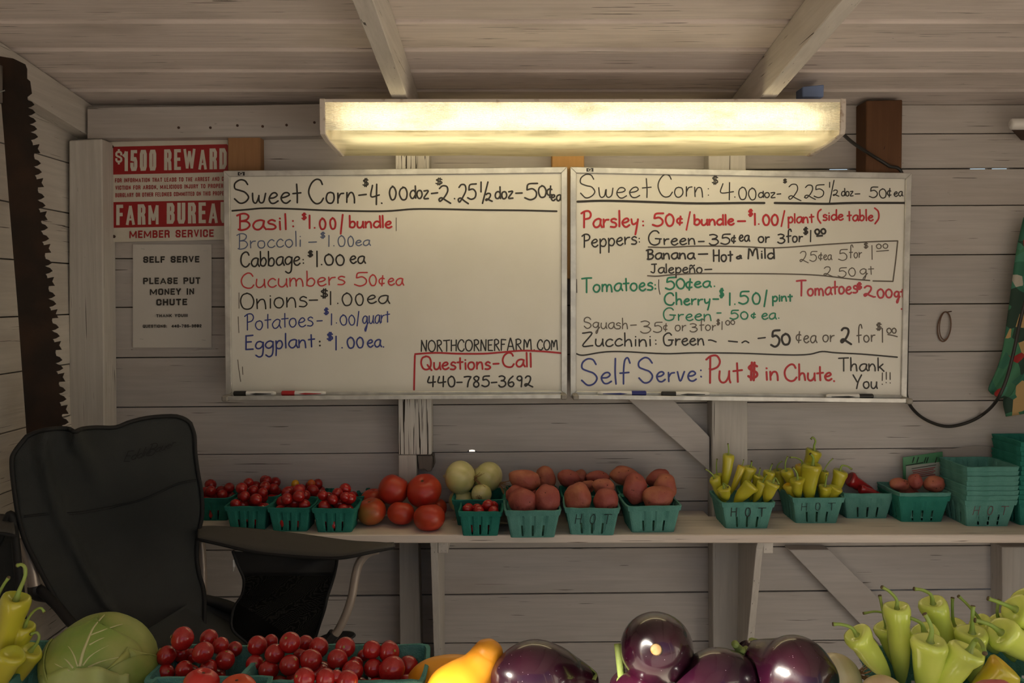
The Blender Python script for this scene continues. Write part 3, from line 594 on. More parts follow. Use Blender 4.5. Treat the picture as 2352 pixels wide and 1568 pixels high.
# softly cockled sheet in a clear sleeve
mb = MB(); n1, n2 = 12, 14; vs = []
for j in range(n2 + 1):
    for i in range(n1 + 1):
        x = 305 + (486 - 305) * i / n1; y = 561 + (798 - 561) * j / n2
        vs.append(P(x, y, -.004 - .0012 * (noise.noise(Vector((i * .5, j * .45, 3))) + .5)))
mb.add(vs, [(j * (n1 + 1) + i, (j + 1) * (n1 + 1) + i, (j + 1) * (n1 + 1) + i + 1, j * (n1 + 1) + i + 1) for j in range(n2) for i in range(n1)])
mb.obj('sheet', PAPER, nt_, smooth=True)
fp = lambda x, y: P(x, y, -.0062)
for t_, a, b_, y, c in (('SELF SERVE', 329, 458, 603, 15), ('PLEASE PUT', 329, 460, 652, 15), ('MONEY IN', 344, 446, 677, 15), ('CHUTE', 359, 430, 701, 15), ('THANK YOU!!!', 359, 431, 728, 7), ('QUESTIONS:  440-785-3692', 328, 463, 752, 7)):
    printed(t_, a, b_, y + .6, y - .4, c, fp, 'lettering', PRINT, nt_, .24, None, .55)
for x, y in ((328, 571), (472, 575), (325, 778), (468, 780)):
    a = P(x - 4, y, -.0064); b_ = P(x + 4, y + 1, -.0064); MB().tube([a, b_], .0007, 6).obj('staple', ALU, nt_)
# ---------------------------------------------------------------- wrap lamp
yf, yb = -.33, -.085
zt = P(1176, 228, yf).z; z1 = P(1176, 301, yf).z; z2 = P(1176, 358, yb - .015).z
xl, xr = P(748, 300, yf).x, P(1928, 300, yf).x
LAMPW = setmat('aged_white_enamel', (.62, .56, .5, 1), .45, col2=(.3, .2, .14, 1), vscale=45, vmin=.58, vmax=.72)
LAMPW.node_tree.nodes['Principled BSDF'].inputs['Specular IOR Level'].default_value = .3
def lens_mat(name, tr, tcol, dcol, em, estr, rf=0):
    m = bpy.data.materials.new(name); m.use_nodes = True; t = m.node_tree; n = t.nodes; l = t.links; n.clear()
    out = n.new('ShaderNodeOutputMaterial'); a = n.new('ShaderNodeBsdfTransparent'); b = n.new('ShaderNodeBsdfTranslucent'); g = n.new('ShaderNodeBsdfDiffuse')
    m1 = n.new('ShaderNodeMixShader'); m2 = n.new('ShaderNodeMixShader'); e = n.new('ShaderNodeEmission'); ad = n.new('ShaderNodeAddShader')
    a.inputs[0].default_value = tcol; b.inputs[0].default_value = dcol; g.inputs[0].default_value = dcol
    e.inputs[0].default_value = em; e.inputs[1].default_value = estr
    m1.inputs[0].default_value = .3; m2.inputs[0].default_value = tr
    l.new(b.outputs[0], m1.inputs[1]); l.new(g.outputs[0], m1.inputs[2]); l.new(m1.outputs[0], m2.inputs[1]); l.new(a.outputs[0], m2.inputs[2])
    l.new(m2.outputs[0], ad.inputs[0]); l.new(e.outputs[0], ad.inputs[1]); l.new(ad.outputs[0], out.inputs[0])
    if rf:      # soft, roughly refracted view of the tube
        rb = n.new('ShaderNodeBsdfRefraction'); rb.inputs['Roughness'].default_value = .38; rb.inputs['IOR'].default_value = 1.02; rb.inputs[0].default_value = tcol
        m3 = n.new('ShaderNodeMixShader'); m3.inputs[0].default_value = rf; l.new(m1.outputs[0], m3.inputs[1]); l.new(rb.outputs[0], m3.inputs[2]); l.new(m3.outputs[0], m2.inputs[1])
    tc = n.new('ShaderNodeTexCoord'); mp = n.new('ShaderNodeMapping'); mp.inputs['Scale'].default_value = (5, 14, 14); no = n.new('ShaderNodeTexNoise'); no.inputs['Scale'].default_value = 1.6; no.inputs['Detail'].default_value = 3
    cr_ = n.new('ShaderNodeValToRGB'); cr_.color_ramp.elements[0].position = .3; cr_.color_ramp.elements[0].color = tuple(q * .62 for q in dcol[:3]) + (1,); cr_.color_ramp.elements[1].position = .5; cr_.color_ramp.elements[1].color = dcol
    l.new(tc.outputs['Object'], mp.inputs[0]); l.new(mp.outputs[0], no.inputs['Vector']); l.new(no.outputs['Fac'], cr_.inputs[0]); l.new(cr_.outputs[0], b.inputs[0]); l.new(cr_.outputs[0], g.inputs[0])
    MATS[name] = m; return m
LENS_F = lens_mat('ribbed_lens', .004, (1, .95, .82, 1), (.66, .59, .42, 1), (1, .9, .62, 1), LENSF_EM)
LENS_B = lens_mat('yellowed_lens', LENSB_TR, (1, .90, .66, 1), (.40, .35, .21, 1), (1, .82, .42, 1), LENSB_EM)
lamp = empty('wrap_lamp', ((xl + xr) / 2, (yf + yb) / 2, zt), 'long fluorescent lamp with yellowed ribbed cover hanging above the whiteboards', 'lamp')
def extr(prof, xa, xb, name, mat, smooth=False, parent=None, th=None, bev=0):
    return MB().prism([Vector((xa, y, z)) for y, z in prof], (xb - xa, 0, 0)).obj(name, mat, parent or lamp, smooth, bev)
extr([(yf - .003, zt - .007), (yf - .003, zt), (yb, zt + .012), (yb, zt + .004), (yf + .03, zt - .0075)], xl - .012, xr + .012, 'housing', LAMPW)
# inner tray: white steel just under the top
extr([(yf + .1, zt - .03), (yf + .1, zt - .001), (yf + .17, zt + .001), (yf + .17, zt - .03)], xl + .03, xr - .03, 'ballast_cover', WHT)
def sheet(prof, xa, xb, name, mat, nx=1, wob=0):
    mb = MB(); vs = []
    for i in range(nx + 1):
        x = xa + (xb - xa) * i / nx
        for k, (y, z) in enumerate(prof):
            w_ = wob * (noise.noise(Vector((x * 4, k * .6, 1)))) if 0 < k < len(prof) - 1 else 0
            vs.append((x, y, z + w_))
    n = len(prof); mb.add(vs, [(i * n + k, i * n + k + 1, (i + 1) * n + k + 1, (i + 1) * n + k) for i in range(nx) for k in range(n - 1)])
    return mb.obj(name, mat, lamp, smooth=True)
prof = []; N = 24; za = zt - .006; zb_ = z1 + .002
for k in range(N + 1):
    z = za + (zb_ - za) * k / N; prof.append((yf, z))
    if k < N: prof.append((yf - .0018, z + (zb_ - za) / N * .5))
o = sheet(prof, xl, xr, 'ribbed_lens', LENS_F); o.data.polygons.foreach_set('use_smooth', [False] * len(o.data.polygons))
bp_ = cr([Vector((yf, zb_)), Vector((yf + .006, z1 - .006)), Vector((yf + .06, z1 - .012)), Vector((yb - .05, z2 + .004)), Vector((yb - .02, z2)), Vector((yb - .004, z2 + .008)), Vector((yb, z2 + .025)), Vector((yb, zt))], 4)
sheet([(p.x, p.y) for p in bp_], xl, xr, 'bottom_lens', LENS_B, 40, .003)
cap = [(yf - .005, zt + .001), (yf - .006, z1 + .004), (yf - .002, z1 - .008), (yf + .055, z1 - .017), (yb - .03, z2 - .004), (yb + .004, z2 + .004), (yb + .004, zt + .013)]
for xa, xb in ((xl - .013, xl), (xr, xr + .013)):
    extr(cap, xa, xb, 'end_cap', LAMPW, bev=.0015)
TUBE = bpy.data.materials.new('glowing_tube'); TUBE.use_nodes = True; n = TUBE.node_tree.nodes; b = n['Principled BSDF']
b.inputs['Base Color'].default_value = (.9, .9, .9, 1); b.inputs['Emission Color'].default_value = (1, .95, .82, 1); b.inputs['Emission Strength'].default_value = TUBE_EM
zc = P(1176, 288, yf).z + .012
MB().tube([(xl + .035, yf + .05, zc), (xr - .035, yf + .05, zc)], .0127, 16).obj('fluorescent_tube', TUBE, lamp, smooth=True)
for x in (xl + .002, xr - .034): MB().tube([(x, yf + .05, zc), (x + .032, yf + .05, zc)], .014, 12).obj('lamp_holder', WHT, lamp)
# hanging chain hooks up to the rafters
for x in (-.2645, .6015):
    MB().box((x - .019, yf + .06, zt + .002), (x + .019, yf + .16, cz(yf + .1) - .0895)).obj('mounting_strap', LAMPW, lamp)
BLUEG = setmat('pale_blue_sky_patch', (.2, .28, .5, 1), .6)  # coloured like the patch of sky that the box stands in for
tag(slab('sky_patch_box', [(1843, 199), (1893, 194), (1892, 223), (1843, 223)], -.2, .05, BLUEG, None, .002), 'small pale blue box standing in for sky showing above the lamp', 'box')
# ---------------------------------------------------------------- cable, twine loop, white tube, fabric
CAB = setmat('black_rubber_cable', (.018, .016, .014, 1), .5)
def curve_px(pts, n=8): return cr([P(x, y, Y) for x, y, Y in pts], n)
cab = curve_px([(1934, 306, -.2), (1962, 330, -.14), (2005, 358, -.085), (2040, 380, -.079), (2075, 410, -.068), (2086, 600, -.05), (2082, 860, -.05), (2084, 915, -.055), (2105, 948, -.03), (2140, 970, -.015), (2180, 979, -.01), (2225, 969, -.01), (2262, 948, -.02), (2290, 918, -.11), (2312, 870, -.125), (2330, 800, -.13), (2345, 730, -.13), (2370, 640, -.13), (2400, 560, -.12)])
tag(MB().tube(cab, .0043, 8).obj('power_cable', CAB, None, True), 'black power cable running from the lamp behind the right whiteboard and looping right', 'cable')
tw = empty('twine_loop', P(2180, 716, -.01), 'small brown twine loop hanging on a nail right of the whiteboards', 'twine')
TWM = setmat('brown_twine', (.16, .09, .06, 1), .9, bump=.5, bscale=400)
pts = [P(2169 + 15 * math.sin(a) + 3 * math.cos(a), 750 - 34 * math.cos(a), -.006) for a in [i * math.pi / 16 for i in range(32)]]
MB().tube(pts + [pts[0]], .0018, 6).obj('loop', TWM, tw, True)
pts = [P(2171 + 13 * math.sin(a) + 2 * math.cos(a), 749 - 32 * math.cos(a) - 1, -.009) for a in [i * math.pi / 16 for i in range(32)]]
MB().tube(pts + [pts[0]], .0014, 6).obj('loop', TWM, tw, True)
a = P(2173, 717, .0); MB().tube([a, a + Vector((.008, -.014, .003))], .0014, 6).obj('nail', RUST, tw)
wt = empty('white_tube', P(2360, 285, -.12), 'short white tube end on a rusty bracket at the right edge', 'tube')
MB().tube([P(2320, 285, -.12), P(2324, 285, -.12), P(2600, 284, -.12)], [.009, .0145, .0145], 16).obj('tube', WHT, wt, True)
MB().prism([P(2322, 297, -.105), P(2600, 297, -.105), P(2600, 330, -.03), P(2345, 322, -.03)], (0, 0, .004)).obj('bracket', RUST, wt)
MB().box(tuple(P(2400, 330, -.04)), tuple(P(2440, 262, -.0))).obj('bracket_plate', RUST, wt)
# farm print cloth
m = bpy.data.materials.new('farm_print_cloth'); t, n, l, b = nodes(m); b.inputs['Roughness'].default_value = .85
tc = n.new('ShaderNodeTexCoord'); v = n.new('ShaderNodeTexVoronoi'); v.inputs['Scale'].default_value = 26; v.inputs['Randomness'].default_value = 1
l.new(tc.outputs['Object'], v.inputs['Vector']); r = n.new('ShaderNodeValToRGB'); r.color_ramp.interpolation = 'CONSTANT'
sep = n.new('ShaderNodeSeparateColor'); l.new(v.outputs['Color'], sep.inputs[0]); l.new(sep.outputs[0], r.inputs[0])
cols = [(0, (.03, .14, .09)), (.3, (.06, .22, .15)), (.55, (.02, .05, .035)), (.66, (.45, .30, .13)), (.8, (.32, .02, .02)), (.86, (.45, .42, .36)), (.91, (.05, .18, .1))]
e = r.color_ramp.elements; e[0].position, e[0].color = 0, cols[0][1] + (1,); e[1].position, e[1].color = cols[1][0], cols[1][1] + (1,)
for p_, c_ in cols[2:]: x = e.new(p_); x.color = c_ + (1,)
l.new(r.outputs[0], b.inputs['Base Color']); CLOTH = m
fb = empty('printed_apron', P(2330, 560, -.05), 'green farm print apron hanging in folds at the right edge', 'apron')
def strip(left, right, Y0, amp, name):
    L = cr([Vector((x, y, 0)) for x, y in left], 5); R = cr([Vector((x, y, 0)) for x, y in right], 5); k = min(len(L), len(R)); nx = 14; vs = []
    for i in range(k):
        for j in range(nx + 1):
            u = j / nx; q = L[i].lerp(R[i], u)
            vs.append(P(q.x, q.y, Y0 - amp * (.5 + .5 * math.sin(u * 9 + i * .08)) - .012 * math.sin(math.pi * u)))
    o = MB().add(vs, [(i * (nx + 1) + j, (i + 1) * (nx + 1) + j, (i + 1) * (nx + 1) + j + 1, i * (nx + 1) + j + 1) for i in range(k - 1) for j in range(nx)]).obj(name, CLOTH, fb, True)
    s = o.modifiers.new('thick', 'SOLIDIFY'); s.thickness = .004; s.offset = 1
strip([(2352, 500), (2336, 570), (2324, 650), (2313, 730), (2303, 800), (2288, 850), (2270, 890), (2275, 903)], [(2470, 500), (2460, 570), (2450, 650), (2430, 730), (2390, 800), (2350, 860), (2320, 905), (2296, 914)], -.045, .016, 'cloth')
strip([(2340, 800), (2320, 870), (2304, 920), (2310, 956)], [(2480, 780), (2470, 850), (2460, 900), (2440, 935)], -.03, .012, 'cloth')
# ---------------------------------------------------------------- crosscut saw
SAW = setmat('rusty_saw_steel', (.05, .028, .018, 1), .55, metal=.5, col2=(.025, .018, .014, 1), vscale=9, bump=.3, bscale=60)
YW = -.43
edge = [(0, 128), (30, 134), (57, 147), (61, 158), (61, 180), (68, 186), (72, 214), (62, 222)]
teeth = [238, 256, 276, 294, 312, 'r343', 373, 393, 'r421', 450, 470, 'r497', 521, 546, 'r572', 602, 620, 'r648', 677, 696, 'r722', 750, 770, 'r795', 825, 844, 'r868', 895, 915, 'r942', 968, 990, 'r1015', 1042, 1062, 'r1088', 1115, 1135]
bx = lambda y: 60 + (y - 230) * (142 - 60) / 750 if y < 900 else 133 + (y - 900) * .1
last = 226
for tt in teeth:
    rk = isinstance(tt, str); y = int(tt[1:]) if rk else tt; h = 9; X = bx(y)
    # gullet, then the tooth
    edge += [(X + 1, (last + y - h) / 2)]
    if rk: edge += [(X + 2, y - 9), (X + 17, y - 12), (X + 13, y - 2), (X + 19, y + 8), (X + 5, y + 9)]
    else: edge += [(X + 3, y - 8), (X + 11, y - 5), (X + 17, y + 2), (X + 9, y + 7), (X + 1, y + 9)]
    last = y + h
edge += [(bx(1150), 1150)]
left = [(72, 1150), (62, 1010), (40, 700), (22, 480), (8, 300), (3, 240), (4, 205), (0, 160)]
saw = empty('crosscut_saw', P(60, 1150, YW), 'long rusty crosscut saw with big teeth hanging in the left corner', 'saw')
mb = MB(); mb.prism([P(x - 0, y, YW) for x, y in edge[1:] + left[:-1] + [(-8, 190), (-8, 128)]], (0, .003, 0)); mb.obj('blade', SAW, saw)
c1 = P(6, 208, YW); MB().tube([P(-9, 214, YW - .02), P(14, 207, YW + .004)], .0016, 8).obj('hanging_nail', ALU, saw)
MB().tube([P(-12, 150, YW - .006), P(-12, 235, YW - .006)], .016, 12).obj('handle', WHT if False else GREYW, saw, True)
# ---------------------------------------------------------------- shelf
ZS = P(1590, 1172, 0).z; YSH = PZ(1176, 1228, ZS).y
sh = empty('wall_shelf', (.2, YSH, ZS), 'long white painted wooden shelf along the back wall', 'shelf')
MB().box((-1.08, YSH, ZS - .021), (XR - .02, -.062, ZS)).obj('shelf_board', WS, sh, bevel=.0022)
for a, b_ in ((-1.08, (915 - 1176) / F * 2.32), ((993 - 1176) / F * 2.32, (1632 - 1176) / F * 2.32), ((1721 - 1176) / F * 2.32, XR - .02)):
    MB().box((a, -.0605, ZS - .021), (b_, -.002, ZS)).obj('shelf_board', WS, sh, bevel=.001)
MB().box((P(995, 1255, 0).x, -.019, ZS - .062), (P(1630, 1255, 0).x, -.0015, ZS - .0215)).obj('cleat', WX, sh, bevel=.001)
for px, w_ in ((985, 18), (1748, 17)):
    x0 = (px - 1176) / F * 2.14; yb2 = -.003 if px > 1100 else -.003
    z0 = ZS - .0215; xx = .0175
    MB().prism([(x0, YSH + .008, z0), (x0, YSH + .02, z0 - .02), (x0, -.09, z0 - .55), (x0, yb2, z0 - .62), (x0, yb2, z0)], (xx, 0, 0)).obj('bracket', WZ, sh, bevel=.001)
    MB().box((x0 + xx + .0005, YSH + .02, z0 - .032), (x0 + xx + .026, yb2 - .065, z0)).obj('cleat', WY, sh, bevel=.002)
# ---------------------------------------------------------------- folding camp chair
CF = setmat('grey_chair_fabric', (.032, .035, .034, 1), .85, bump=.35, bscale=700, col2=(.024, .027, .026, 1), vscale=5)
CFA = setmat('grey_arm_fabric', (.065, .06, .052, 1), .85, bump=.35, bscale=700)
PIPE = setmat('black_piping', (.006, .006, .006, 1), .7)
TUBEM = setmat('silver_chair_tube', (.42, .36, .31, 1), .4, metal=.5)
ch = empty('camp_chair', (-.72, -.5, 0), 'dark grey folding camp chair with black piping in front of the shelf', 'chair')
def dch(px): return 1.74 + (px - 60) / 400 * .2            # its back panel turns away from us to the right
Lp = [(62, 1002), (34, 1038), (28, 1062), (33, 1120), (44, 1190), (58, 1240), (80, 1285), (112, 1345), (140, 1395), (170, 1438), (215, 1500), (262, 1560), (310, 1625)]
Rp = [(438, 972), (447, 1000), (449, 1040), (455, 1085), (463, 1130), (465, 1180), (456, 1225), (452, 1270), (457, 1315), (469, 1358), (470, 1420), (468, 1500), (466, 1625)]
Lc = cr([Vector((x, y, 0)) for x, y in Lp], 4); Rc = cr([Vector((x, y, 0)) for x, y in Rp], 4); K = len(Lc); NX = 34
top = cr([Vector(q + (0,)) for q in [(62, 1002), (90, 990), (125, 984), (157, 984), (172, 991), (190, 984), (222, 981), (265, 981), (300, 968), (345, 958), (400, 955), (425, 962), (438, 972)]], 6)
def fold(u, v):
    s = 0; A_ = 1.7
    s += .020 * math.exp(-((u - (.34 + .42 * v)) / .05) ** 2) * max(0, 1 - v / .32)             # crease running down from the top edge
    s -= .03 * math.exp(-((u - .55) / .3) ** 2 - ((v - .48) / .16) ** 2)                        # sag under the seam
    s += .012 * math.exp(-((u - (.13 + .25 * v)) / .03) ** 2)                                   # pole behind the left edge
    s += .010 * math.sin(u * 7 + v * 5) * .5
    return s * A_
vs = []
for i in range(K):
    v = i / (K - 1)
    for j in range(NX + 1):
        u = j / NX; q = Lc[i].lerp(Rc[i], u)
        tq = top[min(len(top) - 1, round(u * (len(top) - 1)))]; wgt = max(0, 1 - v * 5)
        base = Lc[0].lerp(Rc[0], u); q = q + (tq - base) * wgt ** 1.5
        vs.append(P(q.x, q.y, dch(q.x) - 2.38 - .35 * max(0, v - .72) - fold(u, v)))
ids = [(i * (NX + 1) + j, (i + 1) * (NX + 1) + j, (i + 1) * (NX + 1) + j + 1, i * (NX + 1) + j + 1) for i in range(K - 1) for j in range(NX)]
bk = MB().add(vs, ids).obj('backrest', CF, ch, True); s_ = bk.modifiers.new('thick', 'SOLIDIFY'); s_.thickness = .004; s_.offset = -1
rim = [vs[i * (NX + 1)] for i in range(K - 1, -1, -1)] + [vs[j] for j in range(1, NX + 1)] + [vs[i * (NX + 1) + NX] for i in range(1, K)]
MB().tube([r_ + Vector((0, -.001, 0)) for r_ in rim], .0048, 8).obj('piping', PIPE, bk, True)
def onback(x, y, off=.003):
    i = min(range(K), key=lambda k: abs((Lc[k].y + (Rc[k].y - Lc[k].y) * (x - Lc[k].x) / (Rc[k].x - Lc[k].x)) - y))
    v = i / (K - 1); u = (x - Lc[i].x) / (Rc[i].x - Lc[i].x)
    return P(x, y, dch(x) - 2.38 - .35 * max(0, v - .72) - fold(u, v) - off)
for o_ in (0, 4):
    sm = [onback(x, y + o_, .0012) for x, y in [(54, 1184), (110, 1178), (180, 1176), (240, 1166), (275, 1158), (310, 1150), (350, 1136), (400, 1112), (430, 1104), (456, 1100)]]
    MB().tube(cr(sm, 4), .0009, 5).obj('seam', PIPE, bk, True)
mb = MB(); fl = lambda x, y: onback(x, y, .0045)
write(mb, 'Eddie', 282, 344, 1060, 26, fl, 2.2, 11, 1044, slant=.45); write(mb, 'Bauer', 334, 400, 1046, 28, fl, 2.2, 10, 1022, slant=.45)
mb.obj('embroidered_logo', setmat('black_embroidery', (.003, .003, .003, 1), .7), bk)
# right arm: long sling of fabric from the back pole to the front tube
def arm(pt_top, pt_bot, name, mat):
    A = cr([P(x, y, Y) for x, y, Y in pt_top], 5); B = cr([P(x, y, Y) for x, y, Y in pt_bot], 5); n_ = 6; vs = []
    for i in range(len(A)):
        for j in range(n_ + 1):
            q = A[i].lerp(B[i], j / n_); q.z += .004 * math.sin(math.pi * j / n_); vs.append(q)
    fs = [(i * (n_ + 1) + j, (i + 1) * (n_ + 1) + j, (i + 1) * (n_ + 1) + j + 1, i * (n_ + 1) + j + 1) for i in range(len(A) - 1) for j in range(n_)]
    o = MB().add(vs, fs).obj(name, mat, ch, True); s = o.modifiers.new('thick', 'SOLIDIFY'); s.thickness = .006
    MB().tube(A + list(reversed(B)) + [A[0]], .0042, 6).obj('piping', PIPE, o, True)
    return o
ya = -.46
arm([(455, 1214, -.42), (500, 1213, -.42), (600, 1220, -.43), (700, 1232, -.445), (800, 1246, -.46), (868, 1250, -.47), (905, 1253, -.475)],
    [(455, 1238, -.47), (500, 1248, -.48), (590, 1268, -.50), (690, 1278, -.52), (780, 1281, -.54), (850, 1268, -.53), (903, 1257, -.48)], 'armrest', CFA)
arm([(-40, 1190, -.62), (0, 1186, -.63), (30, 1190, -.64)], [(-40, 1230, -.72), (0, 1225, -.70), (34, 1230, -.69)], 'armrest', CFA)
def ctube(pts, r=.0095, name='frame_tube', mat=TUBEM, n=6): return MB().tube(curve_px(pts, n), r, 12).obj(name, mat, ch, True)
ctube([(868, 1262, -.5), (842, 1272, -.5), (824, 1295, -.5), (815, 1330, -.5), (808, 1370, -.5), (795, 1410, -.5), (778, 1445, -.5), (768, 1458, -.5)], .0095, 'arm_post')
ft = P(768, 1458, -.5)
MB().tube([ft + Vector((0, 0, .004)), (ft.x - .04, ft.y, ft.z - .05)], .013, 12).obj('joint', BLK, ch)
hub = [P(770 + 45 * math.cos(a), 1462 - 12 * math.sin(a) - 8 * math.cos(a), -.47) for a in [i * math.pi / 10 for i in range(20)]]
MB().prism(hub, (0, .02, -.012)).obj('joint_plate', BLK, ch, bevel=.002)
for x0, y0, x1, y1 in ((-1.02, -.66, -.62, -.32), (-.52, -.32, -.43, -.52), (-.42, -.5, -.98, -.40)):
    MB().tube([(x0, y0, .015), (x1, y1, ft.z - .04)], .0095, 10).obj('leg', TUBEM, ch, True)
MB().tube([(ft.x - .04, ft.y, ft.z - .05), (-.86, -.62, .015)], .0095, 10).obj('leg', TUBEM, ch, True)
for x, y in ((-1.02, -.66), (-.52, -.32), (-.42, -.5), (-.86, -.62)):
    MB().tube([(x, y, 0), (x, y, .02)], [.02, .014], 12).obj('foot', BLK, ch)
ctube([(50, 1235, -.62), (62, 1262, -.62), (72, 1300, -.62), (80, 1352, -.62)], .0115, 'back_pole')
ctube([(80, 1345, -.618), (84, 1362, -.618), (110, 1368, -.6)], .014, 'joint', BLK)
ctube([(462, 1240, -.41), (466, 1290, -.41), (468, 1370, -.41)], .0085, 'back_pole')
# seat and its edge band
sv_ = [P(455, 1372, -.43), P(640, 1468, -.36), P(700, 1500, -.34), P(640, 1700, -.70), P(200, 1640, -.75), P(330, 1450, -.62)]
so_ = MB().prism([sv_[0], sv_[1], sv_[2], sv_[3], sv_[4], sv_[5]], (0, 0, -.006)).obj('seat', CF, ch)
band = curve_px([(462, 1372, -.44), (500, 1384, -.42), (540, 1400, -.41), (590, 1430, -.39), (640, 1462, -.37), (690, 1490, -.36)], 5)
MB().tube(band, [.009 + .006 * math.sin(i / len(band) * 3) for i in range(len(band))], 8).obj('seat_band', PIPE, ch, True)
ctube([(300, 1480, -.64), (220, 1470, -.66), (170, 1436, -.66), (130, 1390, -.64), (90, 1352, -.62)], .010, 'strap', PIPE)
ctube([(-6, 1250, -.66), (12, 1200, -.66), (26, 1182, -.66), (34, 1230, -.66), (44, 1330, -.66), (50, 1400, -.66)], .008, 'strap', PIPE)
slab('side_panel', [(-30, 1200), (16, 1184), (36, 1260), (60, 1420), (60, 1560), (-30, 1560)], -.6, .003, CF, ch, 0)
# mesh pocket
mm = bpy.data.materials.new('black_netting'); mm.use_nodes = True; n = mm.node_tree.nodes; l = mm.node_tree.links; n.clear()
out = n.new('ShaderNodeOutputMaterial'); tr = n.new('ShaderNodeBsdfTransparent'); df = n.new('ShaderNodeBsdfDiffuse'); mx = n.new('ShaderNodeMixShader')
df.inputs[0].default_value = (.008, .008, .007, 1); tc = n.new('ShaderNodeTexCoord'); vo = n.new('ShaderNodeTexVoronoi'); vo.inputs['Scale'].default_value = 520; vo.inputs['Randomness'].default_value = .1
l.new(tc.outputs['Object'], vo.inputs['Vector']); rp = n.new('ShaderNodeValToRGB'); rp.color_ramp.elements[0].position = .25; rp.color_ramp.elements[1].position = .34
rp.color_ramp.elements[0].color = (.86, .86, .86, 1); rp.color_ramp.elements[1].color = (1, 1, 1, 1)
l.new(vo.outputs['Distance'], rp.inputs[0]); l.new(rp.outputs[0], mx.inputs[0]); l.new(tr.outputs[0], mx.inputs[1]); l.new(df.outputs[0], mx.inputs[2]); l.new(mx.outputs[0], out.inputs[0])
PL = cr([Vector((x, y, 0)) for x, y in [(535, 1265), (548, 1300), (560, 1330), (556, 1365), (538, 1395), (532, 1440), (560, 1470), (600, 1500)]], 4)
PR = cr([Vector((x, y, 0)) for x, y in [(775, 1280), (772, 1300), (765, 1330), (752, 1370), (745, 1400), (735, 1430), (724, 1465), (712, 1500)]], 4)
vs = []; nx = 12
for i in range(len(PL)):
    for j in range(nx + 1):
        q = PL[i].lerp(PR[i], j / nx); vs.append(P(q.x, q.y, -.475 - .01 * math.sin(j / nx * 8 + i * .4) - .015 * math.sin(math.pi * j / nx)))
mk = lambda rows: [(i * (nx + 1) + j, (i + 1) * (nx + 1) + j, (i + 1) * (nx + 1) + j + 1, i * (nx + 1) + j + 1) for i in rows for j in range(nx)]
pk = MB().add(vs, mk(range(6, len(PL) - 1))).obj('mesh_pocket', mm, ch, True)
MB().add(vs, mk(range(0, 7))).obj('pocket_band', PIPE, pk, True)
MB().tube([vs[i * (nx + 1)] for i in range(len(PL))], .0035, 6).obj('piping', PIPE, pk, True)
MB().tube([vs[i * (nx + 1) + nx] for i in range(len(PL))], .0035, 6).obj('piping', PIPE, pk, True)
MB().tube([P(536, 1285, -.49), P(537, 1300, -.49), P(536, 1311, -.49)], [.002, .004, .002], 8).obj('zipper_pull', ALU, pk)
